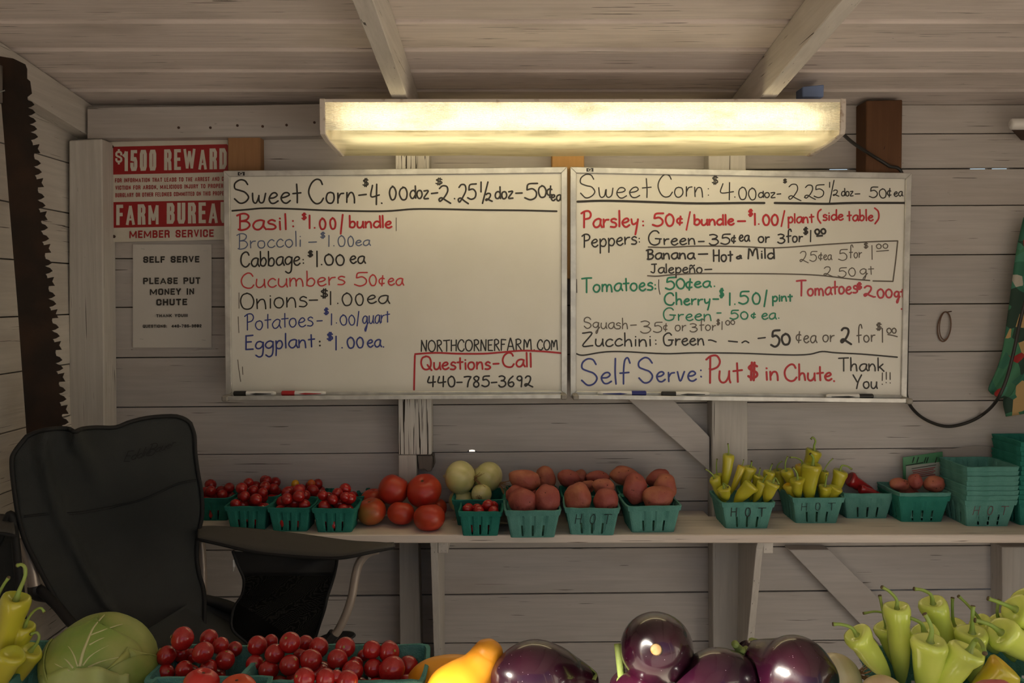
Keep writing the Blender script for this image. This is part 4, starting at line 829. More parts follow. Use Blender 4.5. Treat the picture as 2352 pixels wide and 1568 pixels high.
# ---------------------------------------------------------------- pulp baskets
def pulp(name, col, c2):
    return setmat(name, col, .9, bump=.5, bscale=500, col2=c2, vscale=30, vmin=.35, vmax=.7, spec=.2)
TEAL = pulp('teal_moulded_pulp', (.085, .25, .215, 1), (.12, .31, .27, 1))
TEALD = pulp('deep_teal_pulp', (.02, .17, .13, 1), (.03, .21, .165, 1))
def bake(o):
    dg = bpy.context.evaluated_depsgraph_get(); dg.update(); me = bpy.data.meshes.new_from_object(o.evaluated_get(dg)); o.modifiers.clear(); o.data = me; return me
FR = [0, .05, .2, .255, .295, .34, .44, .478, .522, .56, .66, .705, .745, .8, .95, 1]
RW = [0, .05, .22, .44, .62, .8, .97]
KIND = {'pint': (.043, .0525, .063), 'quart': (.054, .0675, .071)}
BASK = {}
def basket_mesh(kind, seed):
    a, b, h = KIND[kind]; R = random.Random(seed)
    hs = lambda t: a + (b - a) * t
    n = len(FR) - 1; vs = []; fs = []; warp = [R.uniform(-.0015, .0015) for _ in range(4)]
    for r, t in enumerate(RW):
        s = hs(t)
        for side in range(4):
            for k in range(n):
                u = FR[k]; x = (u * 2 - 1) * s; y = -s; c = .1
                # soften the corners
                if u == 0: x += s * .03; y += s * .03
                groove = 0
                if .05 < t < .85 and any(abs(u - q) < .03 for q in (.275, .5, .725)): groove = .0022
                if u in (.2, .8, .34, .44, .56, .66): groove = -.0006
                y += groove + math.sin(u * math.pi) * warp[side] * t * 2
                ang = side * math.pi / 2; vs.append((x * math.cos(ang) - y * math.sin(ang), x * math.sin(ang) + y * math.cos(ang), t * h))
    N = 4 * n
    for r in range(len(RW) - 1):
        for q in range(N):
            k = q % n
            if r == 1 or r == 2:
                if k in (3, 7, 11): continue
            fs.append((r * N + q, r * N + (q + 1) % N, (r + 1) * N + (q + 1) % N, (r + 1) * N + q))
    fs.append(tuple(reversed(range(N))))
    me = MB().add(vs, fs)
    o = me.obj('body', None); s_ = o.modifiers.new('s', 'SOLIDIFY'); s_.thickness = .0017; s_.offset = -1
    m1 = bake(o); bpy.data.objects.remove(o)
    # rim band
    vs = []; fs = []; m = 9; prof = [(.0002, .80), (.0032, .81), (.0036, .985), (.0024, 1.0), (-.0016, 1.0), (-.0016, .93)]
    ph = R.uniform(0, 9)
    for side in range(4):
        for k in range(m):
            u = k / m; ang = side * math.pi / 2
            for off, t in prof:
                s = hs(t) + off; x = (u * 2 - 1) * s; y = -s
                if k == 0: x += s * .035; y += s * .035
                y += math.sin(u * math.pi) * warp[side] * t * 2
                z = t * h + (.0016 * noise.noise(Vector((u * 5 + side * 7, ph, 0))) * (1 if t > .9 else .3))
                vs.append((x * math.cos(ang) - y * math.sin(ang), x * math.sin(ang) + y * math.cos(ang), z))
    L = len(prof); tot = 4 * m
    for q in range(tot):
        for e in range(L): fs.append((q * L + e, ((q + 1) % tot) * L + e, ((q + 1) % tot) * L + (e + 1) % L, q * L + (e + 1) % L))
    me2 = bpy.data.meshes.new('rim'); me2.from_pydata(vs, [], fs); me2.update()
    return m1, me2
for k in KIND:
    BASK[k] = [basket_mesh(k, 11 * i + len(k)) for i in range(4)]
nb = 0
def basket(kind, loc, rotz, label, mat=None, group=None, tilt=(0, 0)):
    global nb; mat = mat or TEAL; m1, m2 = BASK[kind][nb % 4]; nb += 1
    r = empty(kind + '_basket', loc, label, 'basket', group); r.rotation_euler = (tilt[0], tilt[1], rotz)
    for nm, me in (('body', m1), ('rim', m2)):
        key = me.name + mat.name
        if not me.materials: me.materials.append(mat)
        o = bpy.data.objects.new(nm, me); C.objects.link(o); o.parent = r
        if me.materials[0] != mat:
            o.material_slots[0].link = 'OBJECT'; o.material_slots[0].material = mat
    return r
def shelf_spot(kind, pxl, pxr, yb_, Z=None):
    """front bottom edge seen at row yb_, rim front from pxl to pxr"""
    a, b, h = KIND[kind]; Z = ZS if Z is None else Z
    p = PZ((pxl + pxr) / 2, yb_, Z); Y = p.y + a
    return Vector((p.x, Y, Z))
HOTI = setmat('black_pen_on_pulp', (.008, .012, .012, 1), .7)
HOTR = setmat('red_pen_on_pulp', (.12, .015, .03, 1), .7)
def hot(root, kind, ink=HOTI, w=1.0, t0=.50, t1=.76, sl=0):
    a, b, h = KIND[kind]; mb = MB()
    def fn(x, y):      # x in mm across the front face, y in mm down from the rim
        z = h - y / 1000; t = z / h; s = a + (b - a) * t; return Vector((x / 1000, -s - .0007 + (.0022 if False else 0), z))
    H = h * 1000
    for c, x0, x1 in (('H', -b * 1000 * .66, -b * 1000 * .40), ('O', -b * 1000 * .10, b * 1000 * .10), ('T', b * 1000 * .38, b * 1000 * .68)):
        write(mb, c, x0, x1, H * (1 - t0), H * (t1 - t0), fn, w, None, None, slant=sl)
    mb.obj('lettering', ink); o = bpy.context.scene.collection.objects[-1]
    o.parent = root; return o
# ---------------------------------------------------------------- produce
CHR = setmat('cherry_tomato_skin', (.40, .016, .012, 1), .22, coat=.3, col2=(.33, .010, .010, 1), vscale=14, sss=.0)
CHO = setmat('orange_tomato_skin', (.55, .09, .01, 1), .22, coat=.3)
CHY = setmat('yellow_tomato_skin', (.62, .30, .01, 1), .22, coat=.3)
TOM = setmat('beefsteak_skin', (.46, .05, .016, 1), .38, coat=.08, col2=(.42, .022, .014, 1), vscale=11, vmin=.35, vmax=.65)
TOMG = setmat('greenish_tomato_skin', (.44, .05, .018, 1), .38, coat=.08, col2=(.30, .13, .03, 1), vscale=13, vmin=.42, vmax=.62)
SCAR = setmat('stem_scar', (.32, .28, .06, 1), .7)
SCARB = setmat('brown_stem_scar', (.10, .05, .02, 1), .8)
POT = setmat('red_potato_skin', (.34, .088, .055, 1), .6, col2=(.27, .050, .042, 1), vscale=22, vmin=.35, vmax=.65, bump=.35, bscale=120)
POTT = setmat('tan_red_potato_skin', (.40, .14, .07, 1), .6, col2=(.30, .07, .05, 1), vscale=22, vmin=.35, vmax=.65, bump=.35, bscale=120)
EYE = setmat('potato_eye', (.06, .02, .015, 1), .8)
PEP = setmat('yellow_green_pepper', (.42, .46, .035, 1), .28, coat=.25, col2=(.50, .42, .03, 1), vscale=9, vmin=.4, vmax=.7)
PEPL = setmat('pale_green_pepper', (.68, .74, .16, 1), .22, coat=.4, col2=(.56, .68, .10, 1), vscale=12, vmin=.4, vmax=.7)
PEPO = setmat('orange_yellow_pepper', (.62, .34, .02, 1), .28, coat=.25, col2=(.5, .42, .03, 1), vscale=12)
STEM = setmat('pepper_stem', (.24, .36, .06, 1), .5, col2=(.24, .30, .06, 1), vscale=60)
STEMD = setmat('stem_tip', (.10, .07, .03, 1), .8)
ONI = setmat('onion_skin', (.66, .60, .30, 1), .3, coat=.15, col2=(.55, .52, .20, 1), vscale=6, stretch=(6, 6, 1))
ONW = setmat('white_onion_skin', (.72, .66, .42, 1), .3, coat=.15, col2=(.62, .54, .28, 1), vscale=8, stretch=(1, 1, 8))
ROOT = setmat('onion_roots', (.30, .17, .08, 1), .9)
EGG = setmat('eggplant_skin', (.030, .0022, .011, 1), .26, coat=.5, col2=(.010, .002, .007, 1), vscale=9, vmin=.4, vmax=.65, bump=.05, bscale=90)
_t, _n, _l, _b = nodes(EGG); _b.inputs['Coat Roughness'].default_value = .06; _b.inputs['Specular IOR Level'].default_value = .45
_tc = _n.new('ShaderNodeTexCoord'); _v = _n.new('ShaderNodeTexVoronoi'); _v.inputs['Scale'].default_value = 150; _l.new(_tc.outputs['Object'], _v.inputs['Vector'])
_r = _n.new('ShaderNodeValToRGB'); _r.color_ramp.elements[0].position = .04; _r.color_ramp.elements[0].color = (1, 1, 1, 1); _r.color_ramp.elements[1].position = .085; _r.color_ramp.elements[1].color = (0, 0, 0, 1); _l.new(_v.outputs['Distance'], _r.inputs[0])
_m = _n.new('ShaderNodeMix'); _m.data_type = 'RGBA'; _old = _b.inputs['Base Color'].links[0].from_socket; _l.new(_r.outputs[0], _m.inputs[0]); _l.new(_old, _m.inputs[6]); _m.inputs[7].default_value = (.22, .15, .18, 1); _l.new(_m.outputs[2], _b.inputs['Base Color'])
CALX = setmat('eggplant_calyx', (.25, .32, .08, 1), .6, bump=.3, bscale=150)
SCARE = setmat('blossom_scar', (.60, .26, .07, 1), .6, col2=(.5, .4, .2, 1), vscale=90)
SQ = setmat('yellow_squash_skin', (.85, .38, .02, 1), .38, coat=.15, col2=(.78, .30, .015, 1), vscale=10, bump=.1, bscale=30)
def lathe(prof, seg, fn=None):
    """prof: (r, z) from bottom to top; fn(theta, t, r, z) -> r, z"""
    vs = []; n = len(prof)
    for i, (r, z) in enumerate(prof):
        for k in range(seg):
            th = 2 * math.pi * k / seg; rr, zz = (fn(th, i / (n - 1), r, z) if fn else (r, z)); vs.append((rr * math.cos(th), rr * math.sin(th), zz))
    fs = [(i * seg + k, i * seg + (k + 1) % seg, (i + 1) * seg + (k + 1) % seg, (i + 1) * seg + k) for i in range(n - 1) for k in range(seg)]
    fs += [tuple(reversed(range(seg))), tuple(range((n - 1) * seg, n * seg))]
    return MB().add(vs, fs)
def mesh_of(mb, name, mat, smooth=True):
    me = bpy.data.meshes.new(name); me.from_pydata(mb.v, [], mb.f); me.update()
    if smooth: me.polygons.foreach_set('use_smooth', [True] * len(me.polygons))
    me.materials.append(mat); return me
def sph(r, k=1.0, n=12, seg=18, dimple=0):
    out = []
    for i in range(n + 1):
        a = -math.pi / 2 + math.pi * i / n; rr = max(.0005, math.cos(a)) * r; z = math.sin(a) * r * k
        if dimple: z -= dimple * r * math.exp(-((rr / r) / .3) ** 2) * (1 if a > 0 else 0)
        out.append((rr, z))
    return lathe(out, seg)
CHM = [mesh_of(sph(1, k, 12, 18, .06), 'cherry_tomato', CHR) for k in (1.0, .93, 1.06, 1.12)]
mb = MB(); star = [(math.cos(i * math.pi / 5) * (.16 if i % 2 else .08), math.sin(i * math.pi / 5) * (.16 if i % 2 else .08)) for i in range(10)]
mb.prism([Vector((x, y, .945)) for x, y in star], (0, 0, .02)); SCM = mesh_of(mb, 'stem_scar', SCAR, False)
def euler_to(d):
    return Vector(d).normalized().to_track_quat('Z', 'Y').to_euler()
CR_ = random.Random(5)
def cherry(c, r, label, group, up=None, scar=False, mat=None):
    me = CHM[CR_.randrange(4)]
    o = bpy.data.objects.new('cherry_tomato', me); C.objects.link(o); o.location = c; o.scale = (r, r, r)
    up = up or (CR_.uniform(-1, 1), CR_.uniform(-1, .6), CR_.uniform(-.3, 1)); o.rotation_euler = euler_to(up)
    tag(o, label, 'tomato', group)
    if mat: o.material_slots[0].link = 'OBJECT'; o.material_slots[0].material = mat
    if scar:
        s = bpy.data.objects.new('stem_scar', SCM); C.objects.link(s); s.parent = o
    return o
def pack(center, half, z0, n, r, seed, heap=1.0, jitter=.12, start=()):
    """drop n balls one by one into the square basket, each to the lowest free place"""
    R = random.Random(seed); pl = list(start); out = []
    for _ in range(n):
        rr = r * R.uniform(1 - jitter, 1 + jitter); best = None
        for _t in range(46):
            hh = half - rr; x, y = R.uniform(-hh, hh), R.uniform(-hh, hh); z = rr
            for (a, b, c, q) in pl:
                d2 = (a - x) ** 2 + (b - y) ** 2; s = rr + q
                if d2 < s * s: z = max(z, c + math.sqrt(s * s - d2))
            if best is None or z < best[2]: best = (x, y, z, rr)
        pl.append(best); out.append(best)
    return [(Vector((center[0] + x, center[1] + y, z0 + z)), q) for x, y, z, q in out]
RT = .0143
NTH = ('first', 'second', 'third', 'fourth', 'fifth', 'sixth', 'seventh', 'eighth', 'ninth')
def tomato_basket(px, label, n, seed, tl, tg, kind='pint', mat=None, rot=0, r=RT, extra=None):
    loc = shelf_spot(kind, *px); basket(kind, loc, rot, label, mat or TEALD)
    a, b, h = KIND[kind]
    balls = pack(loc, (a + b) / 2 - .001, ZS + .003, n, r, seed); top_ = sorted(sorted(range(n), key=lambda k: -balls[k][0].z)[:9], key=lambda k: balls[k][0].x)
    for i, (c, q) in enumerate(balls):
        cherry(c, q, tl + (', top of heap, %s from left' % NTH[top_.index(i)] if i in top_ else ', lower down'), tg)
    return loc
tomato_basket((436, 532, 1195), 'pint basket of cherry tomatoes half hidden behind the camp chair', 20, 1, 'cherry tomato in basket half hidden by chair', 'cherry tomatoes in the basket by the chair')
tomato_basket((521, 615, 1217), 'front pint basket of cherry tomatoes nearest the camp chair', 22, 2, 'cherry tomato in front basket nearest chair', 'cherry tomatoes in the first front shelf basket')
tomato_basket((617, 715, 1220), 'middle one of the three front pint baskets left of the big tomatoes', 22, 3, 'cherry tomato in middle front shelf basket', 'cherry tomatoes in the second front shelf basket')
tomato_basket((719, 817, 1222), 'front pint basket of cherry tomatoes beside the big tomatoes', 23, 4, 'cherry tomato in front basket by big tomatoes', 'cherry tomatoes in the third front shelf basket')
tomato_basket((548, 641, 1191), 'rear pint basket of cherry tomatoes behind the front one nearest the chair', 23, 5, 'cherry tomato in rear basket nearest the chair', 'cherry tomatoes in the rear left shelf basket')
lc = tomato_basket((650, 742, 1192), 'rear pint basket holding red and two yellow cherry tomatoes', 22, 6, 'red cherry tomato among yellow ones in rear basket', 'red cherry tomatoes among the yellow ones')
for x, y, m_, lb in ((678, 1111, CHY, 'bright yellow cherry tomato on top of the rear basket, left of the orange one'), (715, 1110, CHO, 'orange yellow cherry tomato on top of the rear basket')):
    c = P(x, y, lc.y - .01); cherry(c, .0115, lb, None, mat=m_)
tomato_basket((744, 836, 1192), 'rear pint basket half empty with its corner showing by the big tomatoes', 13, 7, 'cherry tomato in half empty rear basket', 'cherry tomatoes in the half empty rear basket')
tomato_basket((1056, 1150, 1230), 'small pint basket of cherry tomatoes in front of the onions', 18, 8, 'cherry tomato in basket before the onions', 'cherry tomatoes in the basket before the onions')
# beefsteak tomatoes
def beefsteak(px, py, rpx, Y, up, label, mat=TOM, k=.84, seed=0):
    c = P(px, py, Y); r = rpx / F * (Y + 2.38); R = random.Random(seed); ph = R.uniform(0, 6); nl = R.choice((5, 6, 7)); am = R.uniform(.012, .035)
    prof = []
    for i in range(19):
        a = -math.pi / 2 + math.pi * i / 18; prof.append((max(.002, math.cos(a) ** .9), math.sin(a)))
    def fn(th, t, rr, z):
        w = rr * (1 + am * math.cos(nl * th + ph) * (.4 + .6 * (z > 0)) + .03 * math.cos(2 * th + ph))
        if z > 0: z -= .22 * math.exp(-(rr / .28) ** 2)
        return w * r, z * r * k
    root = empty('beefsteak_tomato', c, label, 'tomato'); root.rotation_euler = euler_to(up)
    for mb_, nm, mt in ((lathe(prof, 40, fn), 'flesh', mat), (MB().tube([(0, 0, r * k * .74), (0, 0, r * k * .82)], [r * .13, r * .09], 9), 'stem_scar', SCARB)):
        o = bpy.data.objects.new(nm, mesh_of(mb_, nm, mt)); C.objects.link(o); o.parent = root
    return root
beefsteak(853, 1174, 35, -.155, (-.2, -.2, 1), 'big tomato with greenish patch at the lower left of the shelf pile', TOMG, .86, 1)
beefsteak(921, 1178, 31, -.165, (.1, .3, 1), 'smallest big tomato, lower middle of the shelf pile', TOM, .86, 2)
beefsteak(986, 1188, 36, -.20, (-.1, .2, 1), 'big tomato at the lower right front of the shelf pile', TOM, .88, 3)
beefsteak(904, 1124, 36, -.115, (.5, .2, 1), 'big tomato on top of the pile, left one of the upper two', TOM, .96, 4)
beefsteak(974, 1127, 41, -.125, (-.1, -.55, 1), 'big orange red tomato on top of the pile, right one of the upper two', TOM, .9, 5)
beefsteak(858, 1146, 29, -.075, (0, 0, 1), 'tomato mostly hidden behind the left of the shelf pile', TOM, .85, 6)
beefsteak(1000, 1166, 27, -.095, (0, 0, 1), 'dark tomato mostly hidden behind the right of the shelf pile', TOM, .85, 7)
# onions
def onion(px, py, rpx, Y, up, label, mat=ONI, k=.9, roots=(1, 1)):
    c = P(px, py, Y); r = rpx / F * (Y + 2.38); prof = []
    for i in range(19):
        a = -math.pi / 2 + math.pi * i / 18; rr = max(.03, math.cos(a)); z = math.sin(a)
        if i > 16: rr = .10 - .03 * (i - 17); z = 1.0 + .09 * (i - 16)
        prof.append((rr * r, z * r * k))
    root = empty('onion', c, label, 'onion'); root.rotation_euler = euler_to(up)
    o = bpy.data.objects.new('bulb', mesh_of(lathe(prof, 32), 'bulb', mat)); C.objects.link(o); o.parent = root
    mb = MB(); R = random.Random(px)
    for q in range(26):
        a = R.uniform(0, 6.28); s = R.uniform(0, .16) * r; p0 = Vector((math.cos(a) * s, math.sin(a) * s, -r * k * .98)); e = R.uniform(.25, .8) * r
        mb.tube(cr([p0, p0 + Vector((math.cos(a) * e * .3, math.sin(a) * e * .3, -e * .5)), p0 + Vector((math.cos(a) * e * R.uniform(.2, .9), math.sin(a) * e * .8, -e))], 3), .0005, 4)
    o = bpy.data.objects.new('roots', mesh_of(mb, 'roots', ROOT)); C.objects.link(o); o.parent = root; o['kind'] = 'stuff'
    return root
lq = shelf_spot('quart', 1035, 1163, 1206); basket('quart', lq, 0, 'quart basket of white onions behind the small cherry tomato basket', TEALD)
onion(1057, 1096, 39, lq.y + .01, (-1, .30, .0), 'large white onion leaning left on top of the onion basket', ONI)
onion(1121, 1095, 36, lq.y + .03, (-.9, .35, .4), 'white onion behind and right of the largest one', ONI)
onion(1106, 1134, 24, lq.y - .005, (.2, 1, .2), 'white onion lower down between the two on top', ONI)
onion(1060, 1150, 30, lq.y + .022, (0, .6, 1), 'white onion at the bottom left inside the onion basket', ONI)
# potatoes
def potato(px, py, rx, ry, Y, label, mat=POT, seed=0, rot=0, depth=None):
    c = P(px, py, Y); s = (Y + 2.38) / F; a, b = rx * s, ry * s; d = depth or min(a, b) * .9; R = random.Random(seed + px); off = Vector((R.uniform(0, 99), R.uniform(0, 99), 0))
    eyes = [Vector((R.uniform(-.8, .8), -R.uniform(.35, 1), R.uniform(-.75, .85))).normalized() for _ in range(5)]
    mb = sph(1, 1, 20, 30); vs = []
    for v in mb.v:
        q = Vector(v).normalized(); f = 1 + .18 * noise.noise(q * 1.1 + off) + .05 * noise.noise(q * 2.8 + off)
        for e in eyes: f -= .12 * math.exp(-((q - e).length / .12) ** 2)
        vs.append(Vector((q.x * a * f, q.y * d * f, q.z * b * f)))
    M = Matrix.Rotation(math.radians(rot), 3, 'Y')
    mb.v = [tuple(M @ v) for v in vs]
    o = bpy.data.objects.new('potato', mesh_of(mb, 'potato', mat)); C.objects.link(o); o.location = c; tag(o, label, 'potato')
    em = MB()
    for e in eyes[:3]:
        p = M @ Vector((e.x * a, e.y * d, e.z * b)) * .955; nn = (M @ e).normalized()
        em.tube([p - nn * .001, p + nn * .0012], [.0012, .0005], 6)
    eo = bpy.data.objects.new('eyes', mesh_of(em, 'eyes', EYE)); C.objects.link(eo); eo.parent = o; eo['kind'] = 'stuff'
    return o
q1 = shelf_spot('quart', 1157, 1287, 1234); basket('quart', q1, .03, 'quart basket of red potatoes hanging slightly over the shelf edge')
q2 = shelf_spot('quart', 1294, 1430, 1228); b2 = basket('quart', q2, -.05, 'quart basket of potatoes lettered HOT in the middle of the potato row'); hot(b2, 'quart', HOTI, 1.6, .42, .78, .15)
q3 = shelf_spot('quart', 1434, 1562, 1222); basket('quart', q3, .05, 'quart basket of potatoes at the right end of the potato row')
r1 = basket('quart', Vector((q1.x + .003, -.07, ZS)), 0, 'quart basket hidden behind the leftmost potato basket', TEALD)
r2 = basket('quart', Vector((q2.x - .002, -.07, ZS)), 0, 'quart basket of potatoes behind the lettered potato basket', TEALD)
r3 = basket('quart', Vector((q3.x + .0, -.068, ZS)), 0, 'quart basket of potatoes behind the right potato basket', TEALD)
r3.location.x = q3.x + .004
PT = [(1205, 1104, 38, 27, q1.y + .02, 'wide red potato on top of the left potato basket', POTT, 15), (1184, 1136, 24, 24, q1.y + .0, 'small potato at the left rim of the left potato basket', POT, 0),
      (1201, 1152, 33, 32, q1.y - .028, 'round red potato at the front left of the left potato basket', POT, 0), (1257, 1148, 31, 36, q1.y - .025, 'upright red potato at the front right of the left potato basket', POT, 0),
      (1253, 1098, 24, 29, -.075, 'smooth upright potato standing behind the left potato basket', POTT, -8),
      (1206, 1128, 26, 22, -.09, 'potato low in the hidden basket behind the left one', POT, 0),
      (1306, 1099, 27, 21, -.09, 'magenta red potato with a dark tip behind the lettered basket', POT, 8), (1331, 1097, 18, 18, -.05, 'brownish potato beside the magenta one behind the lettered basket', POTT, 0),
      (1373, 1097, 27, 17, -.07, 'flat red potato low against the wall behind the lettered basket', POT, 0), (1352, 1116, 16, 14, -.11, 'smallest potato peeping out behind the lettered basket', POTT, 0),
      (1328, 1146, 31, 37, q2.y - .026, 'tall pale red potato at the front left of the lettered basket', POTT, 5), (1392, 1149, 29, 31, q2.y - .03, 'knobbly red potato at the front right of the lettered basket', POT, 0),
      (1386, 1118, 27, 20, q2.y + .02, 'potato resting behind the knobbly one in the lettered basket', POTT, 10),
      (1435, 1093, 33, 22, -.075, 'tan potato at the back left behind the right potato basket', POTT, 15), (1512, 1099, 29, 21, -.07, 'dark red potato at the back right behind the right potato basket', POT, -20),
      (1458, 1123, 28, 36, q3.y + .0, 'upright potato at the left of the right potato basket', POT, 6), (1510, 1142, 38, 27, q3.y - .028, 'wide potato at the front of the right potato basket', POTT, -5),
      (1528, 1118, 27, 31, q3.y + .012, 'potato behind the wide one in the right potato basket', POTT, -20)]
for i, (x, y, a, b_, Y, lb, mt, rt) in enumerate(PT): potato(x, y, a, b_, Y, lb, mt, i * 13, rt)
# peppers
def frame(t):
    up = Vector((0, 0, 1)) if abs(t.z) < .9 else Vector((1, 0, 0)); a = (up - t * up.dot(t)).normalized(); return a, t.cross(a)
def pepper(sx, sy, tx, ty, Y, wpx, stem=None, label='', dY=.0, mat=None, seed=0, bend=.0, Ys=None, group=None, name='banana_pepper', cat='pepper', dYs=-.004, curl=0):
    s = (Y + 2.38) / F; A = P(sx, sy, Y); B = P(tx, ty, Y + dY); R = random.Random(seed + int(sx * 7 + sy)); ax = (B - A); L = ax.length; d = ax.normalized(); u, v = frame(d); W = wpx * s
    prof = [(.035, .12), (.02, .45), (-.012, .72), (.0, .92), (.05, 1.03), (.12, 1.02), (.22, .93), (.32, .88), (.5, .8), (.68, .66), (.82, .48), (.93, .27), (1, .05)]
    ph = R.uniform(0, 6); vs = []; seg = 20; bd = (u * R.uniform(-1, 1) + v * R.uniform(-1, 1)) * (bend or R.uniform(.03, .09)) * L
    pinch = R.uniform(.0, .10); pos = R.uniform(.15, .3)
    for t, r in prof:
        c = A + d * (t * L) + bd * math.sin(min(1, max(0, t)) * math.pi)
        r *= 1 - pinch * math.exp(-((t - pos) / .08) ** 2)
        for k in range(seg):
            th = 2 * math.pi * k / seg; lob = 1 + .075 * math.cos(3 * th + ph) * max(0, 1 - t) + .03 * math.cos(2 * th + ph * 2)
            vs.append(c + (u * math.cos(th) + v * math.sin(th)) * (W * r * lob) - A)
    n = len(prof); fs = [(i * seg + k, (i + 1) * seg + k, (i + 1) * seg + (k + 1) % seg, i * seg + (k + 1) % seg) for i in range(n - 1) for k in range(seg)] + [tuple(range(seg)), tuple(reversed(range((n - 1) * seg, n * seg)))]
    root = empty(name, A, label, cat, group)
    o = bpy.data.objects.new('flesh', mesh_of(MB().add(vs, fs), 'flesh', mat or PEP)); C.objects.link(o); o.parent = root
    if stem:
        via = stem[:-1] if isinstance(stem, list) else []; stem = stem[-1] if via else stem
        E = P(stem[0], stem[1], Y + (dYs if len(stem) < 3 else stem[2])) - A; b0 = d * (.05 * L); m0 = b0 - d * W * .9
        mid = (m0 + E) / 2 - d * (E - m0).length * .12
        pts = [b0 + d * W * .1, b0 - d * W * .25, m0, mid, E]
        if via: pts = pts[:2] + [P(q[0], q[1], Y + dYs) - A for q in via] + [E]
        c = cr(pts, 4); m = len(c)
        rad = [W * (.50 if i < 3 else .30 if i < 6 else .2) for i in range(m)]
        rad = [W * (.115 + .36 * math.exp(-(i / m) / .14)) for i in range(m)]; rad[-1] *= 1.35; rad[-2] *= 1.15
        so = bpy.data.objects.new('stem', mesh_of(MB().tube(c, rad, 10), 'stem', STEM)); C.objects.link(so); so.parent = root
        e = c[-1]; dd = (c[-1] - c[-2]).normalized()
        to = bpy.data.objects.new('stem_tip', mesh_of(MB().tube([e - dd * .0002, e + dd * .0012], [rad[-1] * 1.02, rad[-1] * .8], 10), 'stem_tip', STEMD)); C.objects.link(to); to.parent = root
    return root
h1 = shelf_spot('quart', 1655, 1775, 1213); h1.y += .0; hb = basket('quart', h1, 0, 'quart basket of peppers lettered HOT, leftmost of the pepper baskets'); hot(hb, 'quart', HOTI, 2.4, .46, .80)
h2 = shelf_spot('quart', 1812, 1938, 1201); hb = basket('quart', h2, 0.0, 'second basket of peppers lettered HOT, right of the first'); hot(hb, 'quart', HOTI, 1.5, .50, .80)
y1, y2 = h1.y, h2.y
SP = [ # sx, sy, tx, ty, w, stem, depth, mat, label
 (1640, 1097, 1668, 1158, 13, (1620, 1077), y1 - .02, PEP, 'pepper at the left rim of the first HOT basket, stem to the upper left'),
 (1648, 1090, 1665, 1150, 12, (1647, 1054), y1 + .02, PEP, 'pepper with an upright stem at the back left of the first HOT basket'),
 (1673, 1044, 1664, 1125, 13, (1672, 1019), y1 + .0, PEP, 'tallest pepper standing up from the first HOT basket'),
 (1704, 1070, 1676, 1138, 9, (1708, 1056), y1 - .01, PEPO, 'slim yellow orange pepper leaning in the first HOT basket'),
 (1724, 1072, 1706, 1140, 15, (1726, 1059), y1 + .01, PEP, 'green pepper behind the slim yellow one in the first HOT basket'),
 (1663, 1120, 1670, 1150, 15, (1672, 1118, -.02), y1 - .045, PEP, 'pepper pointing its round stem end at us in the first HOT basket'),
 (1727, 1112, 1686, 1160, 18, None, y1 - .045, PEP, 'broad pepper lying across the front of the first HOT basket'),
 (1742, 1092, 1722, 1150, 13, (1746, 1075), y1 + .0, PEP, 'pepper in the middle right of the first HOT basket, short stem'),
 (1752, 1107, 1730, 1155, 12, (1761, 1090), y1 - .03, PEP, 'dark green pepper behind the rightmost one of the first HOT basket'),
 (1776, 1108, 1757, 1156, 16, (1789, 1112, -.012), y1 - .045, PEP, 'pepper leaning out at the right rim of the first HOT basket'),
 (1768, 1082, 1752, 1140, 13, (1774, 1065), y1 + .03, PEP, 'pepper at the back right of the first HOT basket'),
 (1786, 1079, 1800, 1140, 12, (1796, 1059), y2 + .03, PEP, 'pepper at the far left back between the two HOT baskets'),
 (1806, 1080, 1828, 1142, 14, (1809, 1048), y2 - .015, PEP, 'yellow green pepper with a long stem at the left of the second HOT basket'),
 (1832, 1100, 1836, 1146, 17, (1821, 1073), y2 - .045, PEP, 'stubby pepper at the front left of the second HOT basket'),
 (1870, 1034, 1843, 1100, 18, [(1870, 1024), (1873, 1012), (1867, 1004), (1863, 1008)], y2 - .005, PEP, 'topmost pepper of the second HOT basket, its stem hooked'),
 (1842, 1068, 1844, 1128, 15, (1815, 1050), y2 - .01, PEPO, 'orange yellow pepper under the topmost one'),
 (1867, 1067, 1860, 1160, 22, (1861, 1042), y2 - .04, PEP, 'largest pepper standing in front of the second HOT basket'),
 (1894, 1082, 1884, 1145, 11, (1913, 1053), y2 + .01, PEP, 'pepper with a long straight stem leaning right in the second HOT basket'),
 (1930, 1080, 1908, 1140, 17, (1956, 1077), y2 - .0, PEP, 'curved pepper at the right of the second HOT basket, stem to the right'),
 (1895, 1116, 1888, 1155, 14, (1899, 1090), y2 - .045, PEP, 'short pepper in front, right of the largest one'),
 (1922, 1119, 1902, 1160, 16, None, y2 - .042, PEP, 'pepper at the front right corner of the second HOT basket'),
 (1812, 1112, 1826, 1150, 14, None, y2 - .03, PEPO, 'dull yellow pepper at the left rim of the second HOT basket')]
for i, (a, b_, c, d_, w_, st, Y, mt, lb) in enumerate(SP): pepper(a, b_, c, d_, Y, w_, st, lb, .01, mt, i)
# third basket: red peppers
h3 = shelf_spot('quart', 1936, 2046, 1190); h3.y = max(h3.y, -.14); basket('quart', h3, 0, 'quart basket holding a few red peppers')
REDP = setmat('red_pepper_skin', (.30, .012, .014, 1), .25, coat=.3)
pepper(1950, 1098, 2010, 1128, h3.y - .01, 17, None, 'large red pepper leaning in the third basket', .01, REDP, 3, name='red_pepper')
pepper(1975, 1122, 2030, 1140, h3.y - .03, 11, None, 'small red pepper in front of the large red one', .0, REDP, 5, name='red_pepper')
pepper(2010, 1140, 1965, 1150, h3.y + .01, 12, None, 'red pepper lying low at the bottom of the third basket', .0, REDP, 8, name='red_pepper')
